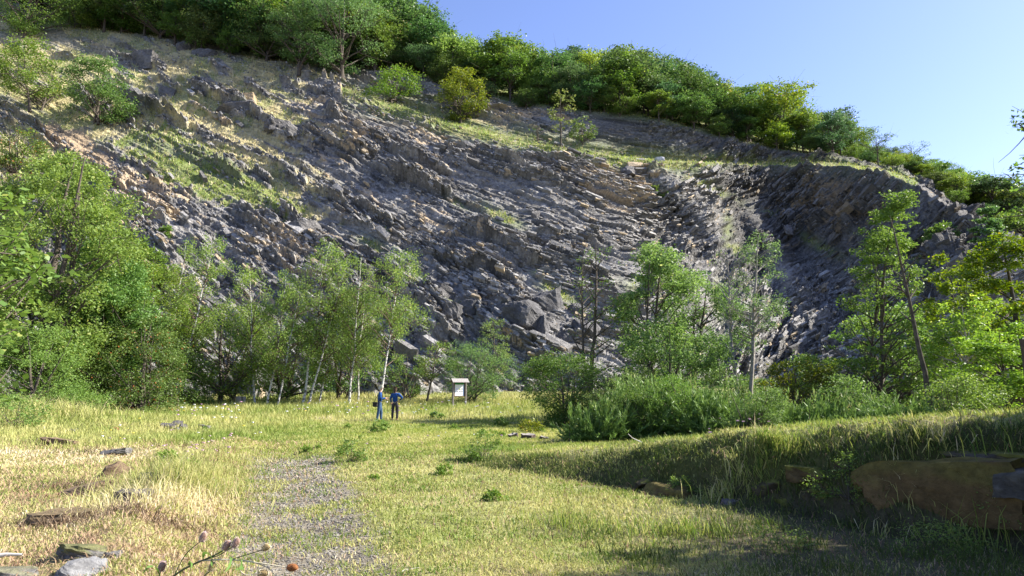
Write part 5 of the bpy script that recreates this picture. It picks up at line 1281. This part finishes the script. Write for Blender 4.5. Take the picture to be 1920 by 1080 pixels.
for (x, z, w, h, m_) in ((-0.20, 0.18, 0.12, 0.012, ink), (-0.20, 0.155, 0.10, 0.010, ink), (-0.19, 0.135, 0.11, 0.010, ink), (-0.20, 0.01, 0.12, 0.07, pic3), (0.02, 0.005, 0.12, 0.07, pic2), (0.18, 0.02, 0.10, 0.06, pic1), (-0.14, -0.145, 0.09, 0.055, pic1), (0.03, -0.14, 0.10, 0.055, pic1), (0.17, -0.15, 0.10, 0.05, pic1), (-0.24, -0.14, 0.05, 0.05, pic3), (0.0, -0.24, 0.42, 0.008, ink), (0.0, -0.27, 0.40, 0.008, ink)):
    box("print", (x, -0.008, z), (w, 0.005, h), m_, po, bev=0)
shing = plain("shingles", (0.30, 0.28, 0.26), 0.85, 0.35, 25, 0.5)
rw = 1.16; rl = 0.34
bm = bmesh.new()
for sgn in (-1, 1):
    for k in range(4):
        for j in range(9):
            x0 = -rw / 2 + j * rw / 9; a0 = k / 4; a1 = (k + 1) / 4 + 0.04
            z0 = BH - a0 * 0.24 + 0.012; z1 = BH - a1 * 0.24 + 0.018
            y0 = sgn * a0 * rl; y1 = sgn * a1 * rl
            q = [bm.verts.new(v) for v in ((x0 + .004, y0, z0), (x0 + rw / 9 - .004, y0, z0), (x0 + rw / 9 - .004, y1, z1), (x0 + .004, y1, z1), (x0 + .004, y0, z0 - .02), (x0 + rw / 9 - .004, y0, z0 - .02), (x0 + rw / 9 - .004, y1, z1 - .02), (x0 + .004, y1, z1 - .02))]
            for f in ((0, 1, 2, 3), (7, 6, 5, 4), (0, 4, 5, 1), (1, 5, 6, 2), (2, 6, 7, 3), (3, 7, 4, 0)): bm.faces.new([q[i] for i in f])
me = bpy.data.meshes.new("roof"); bm.to_mesh(me); bm.free(); me.materials.append(shing); ro = bpy.data.objects.new("roof", me); COL.objects.link(ro); ro.parent = bd
for sx_ in (-1, 1):
    bm = bmesh.new(); t_ = 0.03; xg = sx_ * (rw / 2 - 0.06)
    a_ = [bm.verts.new((xg - t_ / 2, y, z)) for y, z in ((-rl * .9, BH - .235), (rl * .9, BH - .235), (0, BH - .02))]; b2 = [bm.verts.new((xg + t_ / 2, y, z)) for y, z in ((-rl * .9, BH - .235), (rl * .9, BH - .235), (0, BH - .02))]
    bm.faces.new(a_); bm.faces.new(b2[::-1])
    for i in range(3): bm.faces.new((a_[i], b2[i], b2[(i + 1) % 3], a_[(i + 1) % 3]))
    bmesh.ops.recalc_face_normals(bm, faces=bm.faces[:])
    me = bpy.data.meshes.new("gable"); bm.to_mesh(me); bm.free(); me.materials.append(wood_dark); g_ = bpy.data.objects.new("gable", me); COL.objects.link(g_); g_.parent = bd

# ------------------------------------------------------------------ people
def skinned(name, joints, bones, mat, parent, root="pelvis", levels=2):
    """joints: {name: ((x,y,z), (rx, ry))}; one continuous surface grown over the bones"""
    names = []
    for a, b in bones:
        for k in (a, b):
            if k not in names: names.append(k)
    me = bpy.data.meshes.new(name)
    me.from_pydata([joints[k][0] for k in names], [(names.index(a), names.index(b)) for a, b in bones], [])
    o = bpy.data.objects.new(name, me); COL.objects.link(o)
    md = o.modifiers.new("skin", 'SKIN'); md.use_smooth_shade = True; md.branch_smoothing = 0.6
    sv = me.skin_vertices[0].data
    for i, k in enumerate(names):
        rr = joints[k][1]; sv[i].radius = rr if isinstance(rr, tuple) else (rr, rr); sv[i].use_root = (k == root)
    o.modifiers.new("sub", 'SUBSURF').levels = levels
    o.modifiers["sub"].render_levels = levels
    dg = bpy.context.evaluated_depsgraph_get(); dg.update()
    m2 = bpy.data.meshes.new_from_object(o.evaluated_get(dg))
    o.modifiers.clear(); old = o.data; o.data = m2; bpy.data.meshes.remove(old)
    m2.name = name; m2.materials.clear(); m2.materials.append(mat); o.parent = parent
    for p_ in m2.polygons: p_.use_smooth = True
    return o
skin = plain("skin", (0.55, 0.33, 0.24), 0.55, 0.06, 12); blue = plain("blue_fleece", (0.013, 0.06, 0.21), 0.9, 0.3, 14, 0.5); jeans = plain("blue_jeans", (0.035, 0.075, 0.15), 0.85, 0.3, 14, 0.4)
black_t = plain("dark_trousers", (0.04, 0.037, 0.045), 0.85, 0.3, 14, 0.4); hair_b = plain("brown_hair", (0.05, 0.028, 0.018), 0.6, 0.4, 40, 0.5); hair_g = plain("grey_hair", (0.40, 0.38, 0.35), 0.7, 0.25, 40, 0.4)
cap_m = plain("pale_cap", (0.62, 0.58, 0.5), 0.8, 0.1, 20); shoe_m = plain("dark_shoes", (0.05, 0.035, 0.03), 0.6, 0.3, 20); black_m = plain("black_nylon", (0.015, 0.015, 0.017), 0.6, 0.3, 20, 0.3); eye_m = plain("eye", (0.02, 0.02, 0.02), 0.2, 0.1, 20); belt_m = plain("pale_belt", (0.6, 0.58, 0.5), 0.7, 0.1, 20)
ARM_HANG = dict(el=(0.245, -0.02, 1.13), wr=(0.25, 0.06, 0.89))
def person(foot, rz, label, arms, hairm, jacket, trousers, height=1.75, cap=False, long_hair=False, legs=((0.10, 0.02), (0.10, -0.02)), lean=0.0):
    s = height / 1.75
    root_ = empty("person", foot, rz); root_.scale = (s, s, s)
    tag(root_, label, "person")
    J = {"pelvis": ((0, 0, 0.95), (0.145, 0.10)), "waist": ((0, 0, 1.10), (0.125, 0.09)), "chest": ((0, lean * .5, 1.30), (0.15, 0.105)), "nb": ((0, lean, 1.44), (0.085, 0.07)),
         "neck": ((0, lean + .005, 1.51), 0.052), "jaw": ((0, lean + 0.035, 1.575), (0.062, 0.07)), "skull": ((0, lean + 0.02, 1.65), (0.078, 0.092)), "crown": ((0, lean + 0.01, 1.715), (0.055, 0.065)),
         "nose": ((0, lean + 0.125, 1.615), 0.011), "earL": ((-0.082, lean + .01, 1.62), 0.012), "earR": ((0.082, lean + .01, 1.62), 0.012)}
    bones = [("pelvis", "waist"), ("waist", "chest"), ("chest", "nb"), ("nb", "neck"), ("neck", "jaw"), ("jaw", "skull"), ("skull", "crown"), ("skull", "nose"), ("skull", "earL"), ("skull", "earR")]
    jk = [("waist", "chest"), ("chest", "nb"), ("pelvis", "waist")]; tr = []
    for sx_, S_ in ((-1, "L"), (1, "R")):
        a = arms[0 if sx_ < 0 else 1]
        sh = (sx_ * 0.175, lean * .8, 1.405); el = (sx_ * a['el'][0], a['el'][1], a['el'][2]); wr = (sx_ * a['wr'][0], a['wr'][1], a['wr'][2])
        J["sh" + S_] = (sh, 0.058); J["el" + S_] = (el, 0.042); J["wr" + S_] = (wr, 0.027)
        d = np.array(wr) - np.array(el); d = d / np.linalg.norm(d); up_ = np.array([0, 0, 1.0]) if abs(d[2]) < 0.8 else np.array([0, 1.0, 0])
        sd3 = np.cross(d, up_); sd3 /= np.linalg.norm(sd3); cu_ = np.cross(sd3, d) * -1
        pm_ = np.array(wr) + d * 0.055; J["pa" + S_] = (tuple(pm_), (0.034, 0.018)); bones += [("chest", "sh" + S_), ("sh" + S_, "el" + S_), ("el" + S_, "wr" + S_), ("wr" + S_, "pa" + S_)]
        jk += [("chest", "sh" + S_), ("sh" + S_, "el" + S_), ("el" + S_, "wr" + S_)]
        for f_, (o_, L_) in enumerate(((-0.027, 0.062), (-0.009, 0.075), (0.009, 0.070), (0.027, 0.055))):
            k0 = pm_ + d * 0.03 + sd3 * o_; k1 = k0 + d * L_ * 0.55 + cu_ * 0.008; k2 = k1 + d * L_ * 0.3 + cu_ * 0.03
            for q_, (kk, rr) in enumerate(((k0, .0095), (k1, .0085), (k2, .007))): J[f"f{S_}{f_}{q_}"] = (tuple(kk), rr)
            bones += [("pa" + S_, f"f{S_}{f_}0"), (f"f{S_}{f_}0", f"f{S_}{f_}1"), (f"f{S_}{f_}1", f"f{S_}{f_}2")]
        t0 = pm_ - d * 0.02 + sd3 * -0.04 * sx_ ; t1 = t0 + d * 0.04 - sd3 * 0.015 * sx_ + cu_ * 0.015
        J["t0" + S_] = (tuple(t0), .011); J["t1" + S_] = (tuple(t1), .009); bones += [("pa" + S_, "t0" + S_), ("t0" + S_, "t1" + S_)]
        lx, ly = legs[0 if sx_ < 0 else 1]
        J["hip" + S_] = ((sx_ * 0.09, 0, 0.88), 0.088); J["kn" + S_] = ((sx_ * lx, ly * .6 + 0.02, 0.50), 0.056); J["an" + S_] = ((sx_ * lx, ly - .02, 0.09), 0.038); J["he" + S_] = ((sx_ * lx, ly - .03, 0.045), 0.036); J["to" + S_] = ((sx_ * (lx + .02), ly + 0.14, 0.032), (0.042, 0.028))
        bones += [("pelvis", "hip" + S_), ("hip" + S_, "kn" + S_), ("kn" + S_, "an" + S_), ("an" + S_, "he" + S_), ("he" + S_, "to" + S_)]
        tr += [("pelvis", "hip" + S_), ("hip" + S_, "kn" + S_), ("kn" + S_, "an" + S_)]
        sh_ = skinned("shoe", {"a": (J["an" + S_][0], 0.048), "h": (J["he" + S_][0], (0.046, 0.046)), "t": (J["to" + S_][0], (0.05, 0.036))}, [("a", "h"), ("h", "t")], shoe_m, root_, "h")
    skinned("body", J, bones, skin, root_)
    grow = lambda k, g: (k[0], (k[1][0] + g, k[1][1] + g) if isinstance(k[1], tuple) else k[1] + g)
    JJ = {k: grow(v, 0.024) for k, v in J.items()}; JJ["nb"] = ((0, lean, 1.475), (0.10, 0.085)); JJ["pelvis"] = ((0, 0, 0.93), (0.178, 0.14)); JJ["waist"] = ((0, 0, 1.10), (0.165, 0.13)); JJ["chest"] = (J["chest"][0], (0.18, 0.14))
    for S_ in "LR": JJ["wr" + S_] = (tuple(0.06 * np.array(J["el" + S_][0]) + 0.94 * np.array(J["wr" + S_][0])), 0.038)
    skinned("jacket", JJ, jk, jacket, root_, "chest")
    JT = {k: grow(v, 0.022) for k, v in J.items()}; JT["pelvis"] = ((0, 0, 0.95), (0.158, 0.115)); JT["w2"] = ((0, 0, 1.04), (0.155, 0.12))
    skinned("trousers", JT, tr + [("w2", "pelvis")], trousers, root_, "pelvis")
    hz = {"c": ((0, lean - 0.005, 1.735), (0.068, 0.078)), "b": ((0, lean - 0.022, 1.67), (0.090, 0.092)), "n": ((0, lean - 0.045, 1.57), (0.072, 0.055))}
    hb = [("c", "b"), ("b", "n")]
    if long_hair: hz["l"] = ((0, lean - 0.07, 1.46), (0.10, 0.06)); hb.append(("n", "l"))
    skinned("hair", hz, hb, hairm, root_, "b")
    if cap:
        skinned("cap", {"a": ((0, lean, 1.75), (0.082, 0.088)), "b": ((0, lean + .005, 1.70), (0.098, 0.104)), "p": ((0, lean + 0.15, 1.69), (0.07, 0.014))}, [("a", "b"), ("b", "p")], cap_m, root_, "b")
    for sx_ in (-1, 1):
        bm = bmesh.new(); bmesh.ops.create_uvsphere(bm, u_segments=8, v_segments=6, radius=0.010); me = bpy.data.meshes.new("eye"); bm.to_mesh(me); bm.free(); me.materials.append(eye_m)
        e_ = bpy.data.objects.new("eye", me); COL.objects.link(e_); e_.parent = root_; e_.location = (sx_ * 0.03, lean + 0.104, 1.64)
    return root_
f1 = pt(711, 788, 34.6); f1[2] = gz(f1[0], 34.6)
man = person(f1, math.radians(-82), "person in blue jacket, jeans and pale cap facing right with black shoulder bag", [dict(el=(0.22, 0.03, 1.14), wr=(0.12, 0.27, 1.13)), dict(el=(0.23, 0.05, 1.13), wr=(0.10, 0.30, 1.17))], hair_g, blue, jeans, 1.78, cap=True, legs=((0.09, 0.10), (0.09, -0.10)), lean=0.02)
f2 = pt(740, 783, 35.8); f2[2] = gz(f2[0], 35.8)
woman = person(f2, math.radians(-6), "person with brown hair in blue fleece seen from behind, right hand on the hip", [dict(el=(0.245, -0.01, 1.15), wr=(0.23, 0.10, 0.94)), dict(el=(0.40, -0.03, 1.20), wr=(0.215, 0.11, 1.06))], hair_b, blue, black_t, 1.70, long_hair=True, legs=((0.13, 0.02), (0.13, 0.0)))
bb = skinned("belt", {"a": ((0, 0, 0.925), (0.186, 0.148)), "b": ((0, 0, 0.95), (0.186, 0.148))}, [("a", "b")], belt_m, woman, "a")
bag = empty("shoulder_bag", (f1[0] - 0.18, f1[1] - 0.17, f1[2] + 0.80)); tag(bag, "black shoulder bag hanging behind the person in jeans", "bag")
box("bag_body", (0, 0, 0.07), (0.26, 0.17, 0.24), black_m, bag, bev=0.05); box("flap", (0, -0.02, 0.145), (0.27, 0.19, 0.08), black_m, bag, bev=0.03)
tv, tf = tubes([(np.array([(-0.06, 0.0, 0.17), (0.06, 0.02, 0.45), (0.2, 0.06, 0.70), (0.32, 0.03, 0.66), (0.34, -0.06, 0.42), (0.12, -0.04, 0.16)]), np.full(6, 0.012))], 6); mesh_np("strap", tv, tf, black_m, smooth=True, parent=bag)
